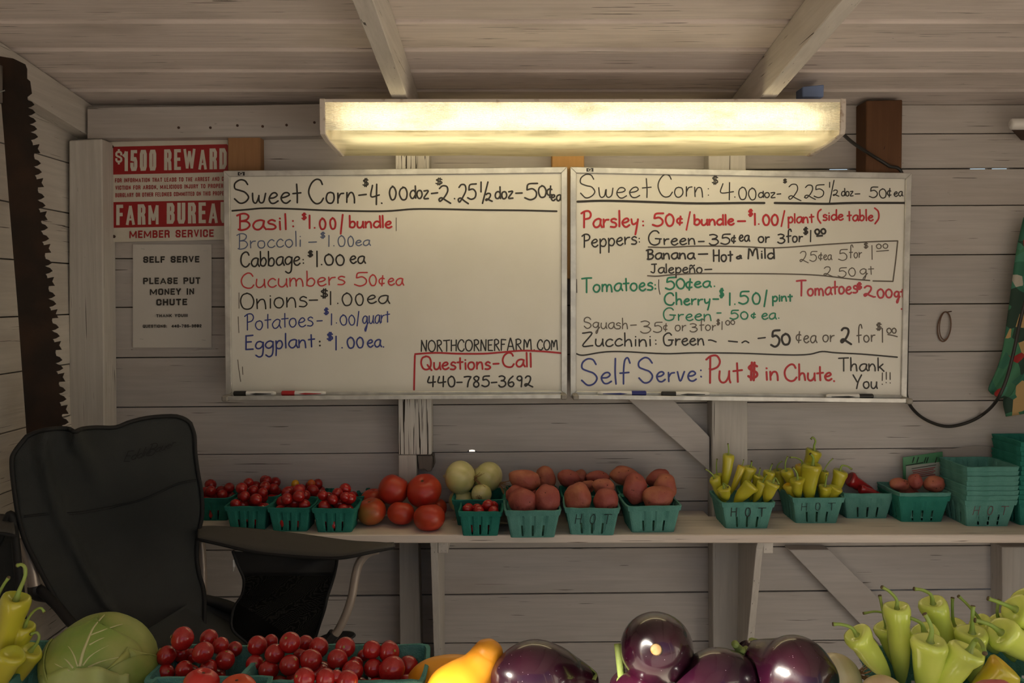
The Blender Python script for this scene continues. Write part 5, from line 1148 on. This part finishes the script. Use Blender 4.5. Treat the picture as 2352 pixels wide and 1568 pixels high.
# fourth: two nested baskets with three red potatoes
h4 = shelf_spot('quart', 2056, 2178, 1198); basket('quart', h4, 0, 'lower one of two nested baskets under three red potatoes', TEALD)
basket('quart', h4 + Vector((0, 0, .010)), 0.015, 'upper one of two nested baskets, holding three red potatoes')
potato(2066, 1112, 23, 15, h4.y - .01, 'flat red potato at the left of the nested baskets', POTT, 41)
potato(2103, 1106, 16, 19, h4.y - .015, 'upright red potato in the middle of the nested baskets', POT, 42)
potato(2146, 1110, 25, 19, h4.y - .02, 'large red potato at the right of the nested baskets', POTT, 43)
potato(2090, 1140, 27, 20, h4.y + .01, 'red potato low down in the nested baskets', POT, 44)
# info card and loose paper behind
CARDG = setmat('green_card', (.05, .20, .09, 1), .5); CARDW = setmat('card_grey_white', (.32, .34, .30, 1), .6)
cd = empty('info_card', P(2120, 1130, -.035), 'green bordered info card standing behind the nested baskets', 'card')
slab('board', [(2074, 1050), (2165, 1037), (2168, 1150), (2076, 1160)], -.03, .002, CARDG, cd, 0)
slab('text_panel', [(2081, 1070), (2162, 1060), (2164, 1150), (2081, 1155)], -.0306, .0004, CARDW, cd, 0)
mb = MB(); fc = lambda x, y: P(x, y, -.0316)
for k in range(5): ribbon(mb, [Vector((2095 + 2 * (k % 2), 1081 + k * 4)), Vector((2148 - 4 * (k % 2), 1073 + k * 4))], 1.6, fc)
mb.obj('printed_lines', SRED, cd)
mb = MB(); ribbon(mb, [Vector((2081, 1069)), Vector((2120, 1062))], 2, fc); ribbon(mb, [Vector((2094, 1076)), Vector((2150, 1067))], 1.4, fc)
for x in (2096, 2106, 2123, 2128, 2148): ribbon(mb, [Vector((x, 1062)), Vector((x + 4, 1050))], 2, fc)
mb.obj('printed_lines', HOTI, cd)
tag(slab('paper_sheet', [(2150, 1035), (2240, 1023), (2290, 1026), (2298, 1040), (2298, 1130), (2150, 1130)], -.018, .0015, setmat('dull_paper', (.34, .30, .28, 1), .7), None, 0), 'plain greyish paper standing against the wall behind the basket stack', 'paper')
# stacks of empty baskets
s1 = shelf_spot('quart', 2204, 2334, 1208)
for k in range(8):
    last = k == 7
    b_ = basket('quart', s1 + Vector((random.uniform(-.0015, .0015), random.uniform(-.001, .001), k * .0125)), .02 + random.uniform(-.02, .02),
                'bottom basket of the nested stack, lettered HOT in red' if k == 0 else 'topmost empty basket of the nested stack lettered HOT' if last else '%s empty basket from the bottom of the nested stack lettered HOT' % ('second', 'third', 'fourth', 'fifth', 'sixth', 'seventh')[k - 1],
                TEAL, 'empty baskets nested in the nearer stack')
    if k == 0: hot(b_, 'quart', HOTR, 1.5, .44, .78, .1)
s2 = shelf_spot('quart', 2338, 2440, 1206)
s2.x = s1.x + .145
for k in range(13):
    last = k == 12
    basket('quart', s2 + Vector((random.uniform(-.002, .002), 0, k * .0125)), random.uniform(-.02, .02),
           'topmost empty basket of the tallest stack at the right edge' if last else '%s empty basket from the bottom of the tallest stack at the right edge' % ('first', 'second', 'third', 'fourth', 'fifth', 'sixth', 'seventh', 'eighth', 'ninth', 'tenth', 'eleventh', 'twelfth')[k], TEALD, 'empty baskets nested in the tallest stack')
# ---------------------------------------------------------------- front table and its produce
ZT = .988
TY0, TY1 = -1.60, -1.278
tb = empty('front_table', (.1, (TY0 + TY1) / 2, 0), 'white painted produce table below the camera view, carrying the nearest vegetables', 'table')
MB().box((-.95, TY0, ZT - .022), (1.05, TY1, ZT)).obj('table_top', WS, tb, bevel=.002)
for x in (-.9, .97):
    for y in (TY0 + .03, TY1 - .07): MB().box((x, y, 0), (x + .04, y + .04, ZT - .0225)).obj('leg', WZ, tb, bevel=.002)
MB().box((-.86, TY1 - .05, ZT - .1), (.97, TY1 - .03, ZT - .0225)).obj('apron_rail', WX, tb, bevel=.002)
MB().box((-.86, TY0 + .035, ZT - .1), (.97, TY0 + .055, ZT - .0225)).obj('apron_rail', WX, tb, bevel=.002)
for k in range(8): MB().box((-.9 + k * .135, TY0 + .008, .03), (-.9 + k * .135 + .132, TY0 + .027, ZT - .0235)).obj('added_skirt_board', WZ, tb, bevel=.001)  # unseen skirt, added to hold ground bounce off the lower left wall
ZR = ZT + KIND['pint'][2]; ZQ = ZT + KIND['quart'][2]
def yz(Y): return Y
FT = TEAL
fb_ = []
for i, (x, rot) in enumerate(((-.374, -.06), (-.266, .0), (-.160, .03))):
    loc = Vector((x, -1.337, ZT)); fb_.append(loc)
    basket('pint', loc, rot, ('nearest table: pint basket of cherry tomatoes beside the cabbage', 'nearest table: middle pint basket of cherry tomatoes', 'nearest table: pint basket of cherry tomatoes beside the yellow squash')[i], FT)
# visible tomatoes from the photograph: px, py, radius px, height above the rim
FTOM = [[(419, 1466, 28, .040), (480, 1466, 22, .03), (382, 1505, 24, .018), (466, 1498, 24, .03), (506, 1482, 19, .026), (539, 1490, 18, .012), (415, 1500, 20, .01), (424, 1538, 21, .008), (479, 1533, 20, .008), (517, 1515, 23, .012), (380, 1545, 21, .0), (440, 1505, 16, .004)],
        [(591, 1482, 23, .022), (622, 1474, 17, .016), (666, 1475, 25, .032), (702, 1476, 18, .016), (732, 1486, 24, .022), (631, 1501, 23, .02), (585, 1524, 21, .004), (617, 1538, 25, .002), (665, 1527, 24, .012), (714, 1515, 25, .016), (690, 1505, 16, .006)],
        [(793, 1486, 24, .024), (854, 1492, 22, .024), (893, 1490, 20, .016), (894, 1497, 25, .02), (775, 1513, 24, .016), (810, 1540, 25, .008), (817, 1525, 18, .006), (857, 1534, 22, .006), (900, 1537, 30, .008), (834, 1505, 14, .008)]]
GL = (('cherry tomato in the nearest basket by the cabbage', 'cherry tomatoes in the table basket by the cabbage'),
      ('cherry tomato in the middle nearest basket', 'cherry tomatoes in the middle table basket'),
      ('cherry tomato in the nearest basket by the squash', 'cherry tomatoes in the table basket by the squash'))
def rowlabel(lst, i):
    ys = sorted(range(len(lst)), key=lambda q: lst[q][1]); n_ = len(lst); cut = [ys[:n_ // 3], ys[n_ // 3:2 * n_ // 3], ys[2 * n_ // 3:]]
    for nm, row in zip(('back row', 'middle row', 'front row'), cut):
        if i in row: row = sorted(row, key=lambda q: lst[q][0]); return '%s, %s from left' % (nm, NTH[row.index(i)])
for k in range(3):
    placed = []
    for i, (x, y, r_, hh) in enumerate(FTOM[k]):
        c = PZ(x, y, ZR + hh - .010); c.y = min(max(c.y, fb_[k].y - .052), fb_[k].y + .05); c = P(x, y, c.y)
        rr = r_ / F * (c.y + 2.38)
        cherry(c, rr, GL[k][0] + ', ' + rowlabel(FTOM[k], i), GL[k][1], up=(CR_.uniform(-1, 1), CR_.uniform(-1, .2), CR_.uniform(0, 1)), scar=True); placed.append((c.x - fb_[k].x, c.y - fb_[k].y, c.z - ZT, rr))
    for c, q in pack(fb_[k], .046, ZT + .003, 14, .0145, 50 + k):
        if c.z + q < ZR + .004 and all((c - (Vector((p[0], p[1], p[2])) + fb_[k])).length > (q + p[3]) * .72 for p in placed): cherry(c, q, GL[k][0], GL[k][1])
# second row, nearest of all: tops only
n1 = basket('quart', Vector((-.345, -1.462, ZT)), .02, 'nearest quart basket with two large tomatoes at the very bottom edge', FT)
beefsteak(462, 1573, 42, -1.452, (.2, 0, 1), 'red tomato at the bottom edge below the cherry tomatoes', setmat('bright_tomato_skin', (.5, .018, .012, 1), .2, coat=.3), .9, 21)
beefsteak(546, 1586, 43, -1.46, (0, -.2, 1), 'orange red tomato at the bottom edge beside the red one', setmat('orange_red_skin', (.58, .07, .015, 1), .25, coat=.3), .82, 22)
n2 = basket('pint', Vector((-.21, -1.452, ZT)), .0, 'nearest pint basket of cherry tomatoes at the bottom edge', FT)
for i, (x, y, r_) in enumerate(((699, 1557, 25), (748, 1557, 23), (797, 1564, 26), (720, 1590, 24), (775, 1592, 24), (772, 1552, 15))):
    c = P(x, y, -1.45 + .006 * (i % 3)); cherry(c, r_ / F * (c.y + 2.38), 'bright cherry tomato at the bottom edge in the nearest pint basket', 'cherry tomatoes at the bottom edge', up=(CR_.uniform(-1, 1), -1, CR_.uniform(-.2, 1)), scar=True)
for c, q in pack(n2.location, .044, ZT + .003, 16, .0145, 77):
    if c.z < 1.045: cherry(c, q, 'bright cherry tomato at the bottom edge in the nearest pint basket', 'cherry tomatoes at the bottom edge')
# cabbage: heart and wrapped leaves with veins
CAB1 = bpy.data.materials.new('cabbage_leaf'); t, n, l, b = nodes(CAB1)
b.inputs['Roughness'].default_value = .5
no = n.new('ShaderNodeTexNoise'); no.inputs['Scale'].default_value = 16; no.inputs['Detail'].default_value = 5; tc = n.new('ShaderNodeTexCoord'); l.new(tc.outputs['Object'], no.inputs['Vector'])
r = n.new('ShaderNodeValToRGB'); r.color_ramp.elements[0].color = (.20, .30, .05, 1); r.color_ramp.elements[1].color = (.36, .36, .10, 1); r.color_ramp.elements[0].position = .38; r.color_ramp.elements[1].position = .68
l.new(no.outputs['Fac'], r.inputs[0]); l.new(r.outputs[0], b.inputs['Base Color']); bp2 = n.new('ShaderNodeBump'); bp2.inputs['Strength'].default_value = .25; bp2.inputs['Distance'].default_value = .004
no2 = n.new('ShaderNodeTexNoise'); no2.inputs['Scale'].default_value = 60; l.new(tc.outputs['Object'], no2.inputs['Vector']); l.new(no2.outputs['Fac'], bp2.inputs['Height']); l.new(bp2.outputs[0], b.inputs['Normal'])
VEIN = setmat('cabbage_vein', (.52, .50, .24, 1), .5)
cc = P(233, 1532, -1.345); cs = (-1.345 + 2.38) / F; CRx, CRz = 128 * cs, 127 * cs
kb = empty('cabbage', (cc.x, cc.y, ZT), 'green cabbage with pale ribs at the lower left of the picture', 'cabbage')
def leaf_pt(az, el, k=1.0):
    q = Vector((math.sin(az) * math.cos(el), -math.cos(az) * math.cos(el), math.sin(el)))
    f = 1 + .035 * noise.noise(q * 2.0 + Vector((4, 1, 2)))
    return cc + Vector((q.x * CRx, q.y * CRx, q.z * CRz * (1 if q.z > 0 else .72))) * f * k
mb = sph(1, 1, 22, 34); mb.v = [tuple(leaf_pt(math.atan2(v[0], -v[1]), math.asin(max(-1, min(1, Vector(v).normalized().z))), .975)) for v in mb.v]
mb.obj('heart', CAB1, kb, True)
def cab_leaf(a0, e0, wa, he, k, ruffle, seed):
    """one wrapper leaf: base at low front, blade over the head"""
    vs = []; nu, nv = 22, 22
    for j in range(nv + 1):
        v = j / nv; wv = math.sin(math.pi * min(1, .12 + v * .88)) ** .6
        for i in range(nu + 1):
            u = i / nu * 2 - 1; az = a0 + u * wa * wv; el = e0 + he * v - .18 * u * u * v
            edge = max(abs(u), v) ** 6
            kk = k + .02 * edge * ruffle + .014 * noise.noise(Vector((u * 3, v * 3, seed))) * (.4 + edge)
            vs.append(leaf_pt(az, el, kk))
    o = MB().add(vs, [(j * (nu + 1) + i, (j + 1) * (nu + 1) + i, (j + 1) * (nu + 1) + i + 1, j * (nu + 1) + i + 1) for j in range(nv) for i in range(nu)]).obj('leaf', CAB1, kb, True)
    s = o.modifiers.new('t', 'SOLIDIFY'); s.thickness = .0015; s.offset = 0
    return o
l1 = cab_leaf(.0, -.25, 1.25, 1.75, 1.0, .6, 1); l2 = cab_leaf(.95, -.6, .9, 1.2, 1.02, 1.4, 2); l3 = cab_leaf(-1.2, -.6, .8, 1.3, 1.015, 1, 3)
def vein(pts, w0, w1, parent):
    q = []
    for x, y in pts:
        rr = ray(x, y); o3 = Vector((0, CAMY, CAMZ)); best = None
        # hit the ellipsoid of the head
        sx, sz = CRx * 1.006, CRz * 1.006; d_ = Vector((rr.x / sx, rr.y / sx, rr.z / sz)); oo = o3 - cc; oo = Vector((oo.x / sx, oo.y / sx, oo.z / sz))
        A_ = d_.dot(d_); B_ = 2 * d_.dot(oo); C_ = oo.dot(oo) - 1; D_ = B_ * B_ - 4 * A_ * C_
        if D_ < 0: continue
        t_ = (-B_ - math.sqrt(D_)) / 2 / A_; h_ = o3 + rr * t_; dq = (h_ - cc); az = math.atan2(dq.x, -dq.y); el = math.asin(max(-1, min(1, dq.z / CRz / max(.001, Vector((dq.x / CRx, dq.y / CRx, dq.z / CRz)).length))))
        q.append(leaf_pt(az, el, 1.004 + .014 * 0))
    if len(q) < 2: return
    c = cr(q, 5); MB().tube(c, [w0 + (w1 - w0) * i / (len(c) - 1) for i in range(len(c))], 6).obj('rib', VEIN, parent, True)
vein([(183, 1530), (190, 1500), (202, 1468), (214, 1443), (228, 1425), (240, 1412)], .0022, .0007, l1)
for pts in ([(178, 1530), (170, 1505), (160, 1488), (150, 1478)], [(168, 1534), (152, 1515), (130, 1502)], [(190, 1528), (205, 1508), (235, 1488), (268, 1474), (300, 1469)], [(202, 1532), (235, 1518), (280, 1508), (318, 1502)], [(208, 1458), (235, 1448), (268, 1436), (282, 1432)], [(160, 1540), (135, 1528), (120, 1520)], [(205, 1480), (232, 1466), (258, 1458)]):
    vein(pts, .0012, .0004, l1)
# front wrapper leaf that folds outward at the bottom
vs = []; nu = 26; nv = 8
for j in range(nv + 1):
    v = j / nv
    for i in range(nu + 1):
        u = i / nu; x = 92 + 205 * u; ytop = 1550 - 12 * math.sin(u * math.pi) * 1.6 + 3 * math.sin(u * 17); y = ytop + v * 75
        vs.append(P(x, y, cc.y - CRx * (.99 - .28 * (2 * u - 1) ** 2) - .006 * math.sin(v * 3) - .004 * math.sin(u * 12)))
o = MB().add(vs, [(j * (nu + 1) + i, (j + 1) * (nu + 1) + i, (j + 1) * (nu + 1) + i + 1, j * (nu + 1) + i + 1) for j in range(nv) for i in range(nu)]).obj('leaf', setmat('pale_cabbage_leaf', (.34, .42, .10, 1), .5, bump=.3, bscale=50, col2=(.40, .44, .16, 1), vscale=14), kb, True)
s_ = o.modifiers.new('t', 'SOLIDIFY'); s_.thickness = .002
# squash
def squash(pts, radii, label, seed):
    c = cr([P(x, y, Y) for x, y, Y in pts], 6); rr = [Vector((r_, 0, 0)) for r_ in radii]; rr = [v.x for v in cr(rr, 6)]
    rad = [max(.0015, q / F * 1.0) for q in rr]
    root = empty('yellow_squash', c[len(c) // 2], label, 'squash')
    m = MB(); m.tube(c, rad, 28); m.obj('flesh', SQ, root, True)
    return root
squash([(996, 1655, -1.405), (1003, 1647, -1.403), (1020, 1628, -1.40), (1046, 1598, -1.395), (1075, 1567, -1.39), (1098, 1540, -1.385), (1111, 1520, -1.382), (1120, 1502, -1.38), (1128, 1484, -1.38), (1132, 1474, -1.38), (1134, 1470, -1.38)], [3, 32, 60, 73, 64, 50, 43, 38, 30, 16, 2], 'yellow squash with its round neck pointing up right', 1)
squash([(925, 1612, -1.335), (932, 1606, -1.335), (955, 1590, -1.335), (990, 1566, -1.335), (1030, 1549, -1.335), (1075, 1541, -1.335), (1115, 1541, -1.335), (1135, 1542, -1.335), (1143, 1542, -1.335)], [2, 22, 42, 54, 48, 38, 28, 18, 2], 'yellow squash lying behind the upright one', 2)
# eggplants
def eggplant(pts, radii, label, scar=None, cal=None, stem=None):
    c = cr([P(x, y, Y) for x, y, Y in pts], 7); rad = [max(.001, v.x / F * 1.0) for v in cr([Vector((r_, 0, 0)) for r_ in radii], 7)]
    root = empty('eggplant', c[len(c) // 2], label, 'eggplant'); MB().tube(c, rad, 40).obj('flesh', EGG, root, True)
    if cal:   # calyx around the stem end: pointed lobes
        e, ee = c[-1], c[-8]; d = (e - ee).normalized(); u, v = frame(d); R0 = cal / F; mb = MB(); k = 20; rings = []
        for t, s in ((.0, .25), (-.25, .6), (-.55, .9), (-.95, 1.05)):
            ring = []
            for i in range(k):
                th = 2 * math.pi * i / k; lob = (1 if i % 4 == 0 else .35 if i % 2 == 0 else .6); tt = t * (1 if t > -.5 else lob * 1.15)
                ring.append(e + d * (R0 * (.1 + tt)) + (u * math.cos(th) + v * math.sin(th)) * (R0 * s))
            rings += ring
        mb.add(rings, [(a * k + i, (a + 1) * k + i, (a + 1) * k + (i + 1) % k, a * k + (i + 1) % k) for a in range(3) for i in range(k)] + [tuple(range(k))])
        o = mb.obj('calyx', CALX, root, True); s = o.modifiers.new('t', 'SOLIDIFY'); s.thickness = .0015
    if stem: MB().tube(cr([P(x, y, Y) for x, y, Y in stem], 5), [.0052, .0045, .0042] + [.004] * 30 if False else .0045, 10).obj('stem', CALX, root, True)
    if scar: x, y, Y, r_ = scar; q = P(x, y, Y); dd = (Vector((0, CAMY, CAMZ)) - q).normalized(); MB().tube([q - dd * .002, q + dd * .0008], [r_ / F, r_ / F * .8], 14).obj('blossom_scar', SCARE, root, True)
    return root
eggplant([(1150, 1600, -1.42), (1158, 1590, -1.415), (1180, 1572, -1.405), (1222, 1556, -1.39), (1262, 1556, -1.375), (1300, 1562, -1.36), (1335, 1570, -1.35), (1355, 1574, -1.345)], [2, 40, 68, 84, 78, 62, 48, 38], 'large dark eggplant beside the yellow squash, lying on its side', cal=48)
eggplant([(1504, 1484, -1.452), (1505, 1484, -1.447), (1506, 1486, -1.435), (1507, 1488, -1.41), (1510, 1494, -1.38), (1512, 1502, -1.345), (1514, 1510, -1.315), (1515, 1514, -1.30)], [2, 38, 62, 80, 84, 72, 54, 40], 'topmost eggplant with its round blossom end facing us', scar=(1507, 1491, -1.4545, 13), cal=44)
eggplant([(1505, 1640, -1.43), (1500, 1632, -1.43), (1490, 1615, -1.42), (1470, 1600, -1.41), (1452, 1585, -1.40), (1436, 1568, -1.39), (1428, 1556, -1.39)], [2, 40, 60, 64, 56, 42, 30], 'eggplant with an upright stem left of the topmost one', cal=38, stem=[(1428, 1556, -1.39), (1424, 1520, -1.39), (1419, 1478, -1.385)])
eggplant([(1570, 1600, -1.45), (1585, 1596, -1.445), (1610, 1585, -1.43), (1642, 1566, -1.41), (1675, 1566, -1.39), (1700, 1580, -1.36), (1720, 1600, -1.34)], [2, 40, 62, 74, 70, 54, 36], 'dark eggplant between the topmost one and the right one', cal=40)
eggplant([(1896, 1602, -1.44), (1884, 1593, -1.435), (1860, 1574, -1.42), (1825, 1553, -1.40), (1782, 1535, -1.38), (1745, 1515, -1.365), (1716, 1500, -1.355), (1708, 1496, -1.355)], [2, 52, 78, 92, 78, 54, 34, 26], 'large magenta tinged eggplant at the right of the pile', cal=40, stem=[(1708, 1496, -1.37), (1696, 1488, -1.372), (1688, 1478, -1.38)])
eggplant([(1560, 1655, -1.36), (1565, 1645, -1.36), (1580, 1625, -1.36), (1610, 1610, -1.36), (1650, 1612, -1.36), (1690, 1622, -1.355)], [2, 40, 58, 66, 56, 36], 'eggplant at the bottom of the pile, mostly out of sight', cal=38)
EGG2 = EGG
# onions on the table
onion(1920, 1560, 60, -1.365, (-1, -.1, -.18), 'pale yellow onion between the eggplants and the pepper basket', ONW, .95)
onion(2030, 1606, 56, -1.45, (.5, -.3, .6), 'brownish onion at the bottom edge before the pepper basket', setmat('tan_onion_skin', (.6, .46, .26, 1), .35, col2=(.5, .36, .2, 1), vscale=9, stretch=(1, 1, 7)), .95)
potato(2282, 1604, 62, 44, -1.50, 'pinkish potato at the bottom edge in front of the right pepper basket', setmat('pink_potato_skin', (.5, .12, .11, 1), .5, col2=(.45, .1, .09, 1), vscale=20), 5)
# pepper baskets
pb = basket('quart', Vector((.503, -1.374, ZT)), 0, 'large basket of pale green peppers on the nearest table, right', FT)
pb2 = basket('quart', Vector((.655, -1.36, ZT)), .1, 'second pepper basket cut off by the right edge', FT)
pb3 = basket('quart', Vector((-.645, -1.358, ZT)), 0, 'basket of yellow green peppers at the lower left edge', TEAL)
FP = [(1966, 1455, 2045, 1560, 29, (1914, 1433), -1.40, 'pale green pepper at the left rim, its stem sweeping left'),
 (2036, 1438, 2062, 1540, 26, (2021, 1368), -1.35, 'pale green pepper behind, with a straight upright stem'),
 (2050, 1424, 2075, 1540, 20, (1984, 1408), -1.325, 'pepper at the back left, its stem level and pointing left'),
 (2060, 1392, 2070, 1580, 28, (2026, 1348), -1.372, 'long upright pepper, stem curving up left, left part of the basket'),
 (2142, 1382, 2180, 1530, 29, (2100, 1352), -1.345, 'tall pepper at the back with a pale straight stem leaning left'),
 (2122, 1448, 2175, 1580, 31, (2058, 1415), -1.38, 'pepper with a long stem reaching left in the middle of the basket'),
 (2137, 1470, 2120, 1610, 36, (2124, 1410), -1.425, 'front pepper with a thick rim and upright stem'),
 (2190, 1432, 2205, 1550, 26, (2188, 1373), -1.325, 'shaded pepper at the back middle with an upright stem'),
 (2233, 1450, 2232, 1570, 33, (2235, 1392), -1.38, 'pepper with an upright stem right of the middle'),
 (2228, 1492, 2155, 1620, 37, (2262, 1500, -.03), -1.435, 'front pepper turned so that its curled stem faces right'),
 (2296, 1450, 2390, 1520, 36, (2240, 1424), -1.39, 'pepper lying to the right with its stem pointing left'),
 (2330, 1398, 2420, 1440, 34, (2270, 1374), -1.37, 'upper right pepper cut by the picture edge'),
 (2252, 1428, 2290, 1500, 25, (2202, 1369), -1.34, 'pepper at the back right with a thin stem up left'),
 (2296, 1425, 2330, 1520, 26, (2295, 1378), -1.345, 'pepper at the back right with a pale tipped upright stem'),
 (2312, 1530, 2215, 1620, 34, None, -1.43, 'yellowish pepper lying at the front right of the basket'),
 (2345, 1378, 2400, 1400, 26, None, -1.33, 'pepper peeping over the upper right one at the edge')]
for i, (a, b_, c, d_, w_, st, Y, lb) in enumerate(FP):
    pepper(a, b_, c, d_, Y, w_ * 1.1, st, lb, .012, PEPO if 'yellowish' in lb else PEPL, i + 60, dYs=.0)
for i, (X_, y_, z_) in enumerate(((.62, -1.37, 1.13), (.67, -1.34, 1.12), (.69, -1.40, 1.10), (.635, -1.41, 1.10))):
    q = Vector((X_, y_, z_)); u_ = Vector((.02 * (i - 1.5), .01 * i, 1)).normalized()
    def back(p):      # world point to picture coordinates
        r_ = p - Vector((0, CAMY, CAMZ)); zc_ = r_.y * cp - r_.z * sp; return 1176 + F * r_.x / zc_, 784 - F * (r_.y * sp + r_.z * cp) / zc_
    s0 = back(q); t0 = back(q - u_ * .1); e0 = back(q + u_ * .04 + Vector((.01, 0, 0)))
    pepper(s0[0], s0[1], t0[0], t0[1], y_, 30, e0, 'pepper of the basket cut off by the right edge, ' + ('leftmost upright', 'rear upright', 'rightmost', 'front')[i], 0, PEPL, i + 70, dYs=0)
LP = [(38, 1372, -20, 1590, 33, [(46, 1352), (57, 1325), (58, 1305), (50, 1296), (40, 1298)], -1.40, 'long yellow green pepper at the left edge with a hooked stem', 0),
 (58, 1435, 15, 1560, 24, [(66, 1418), (80, 1401), (94, 1396), (102, 1405)], -1.385, 'pepper behind the long one, stem bending right', 0),
 (72, 1492, 18, 1590, 27, [(84, 1478), (90, 1462), (84, 1452), (72, 1456)], -1.39, 'orange tinged pepper at the right rim of the left basket', 0),
 (-12, 1395, -40, 1560, 30, (20, 1326), -1.38, 'pepper cut off by the left edge, only its stem showing', 0),
 (30, 1500, -10, 1600, 30, None, -1.42, 'pepper low at the front of the left basket', 0)]
for i, (a, b_, c, d_, w_, st, Y, lb, cu) in enumerate(LP): pepper(a, b_, c, d_, Y, w_, st, lb, .012, PEP, i + 90, curl=cu, dYs=0)
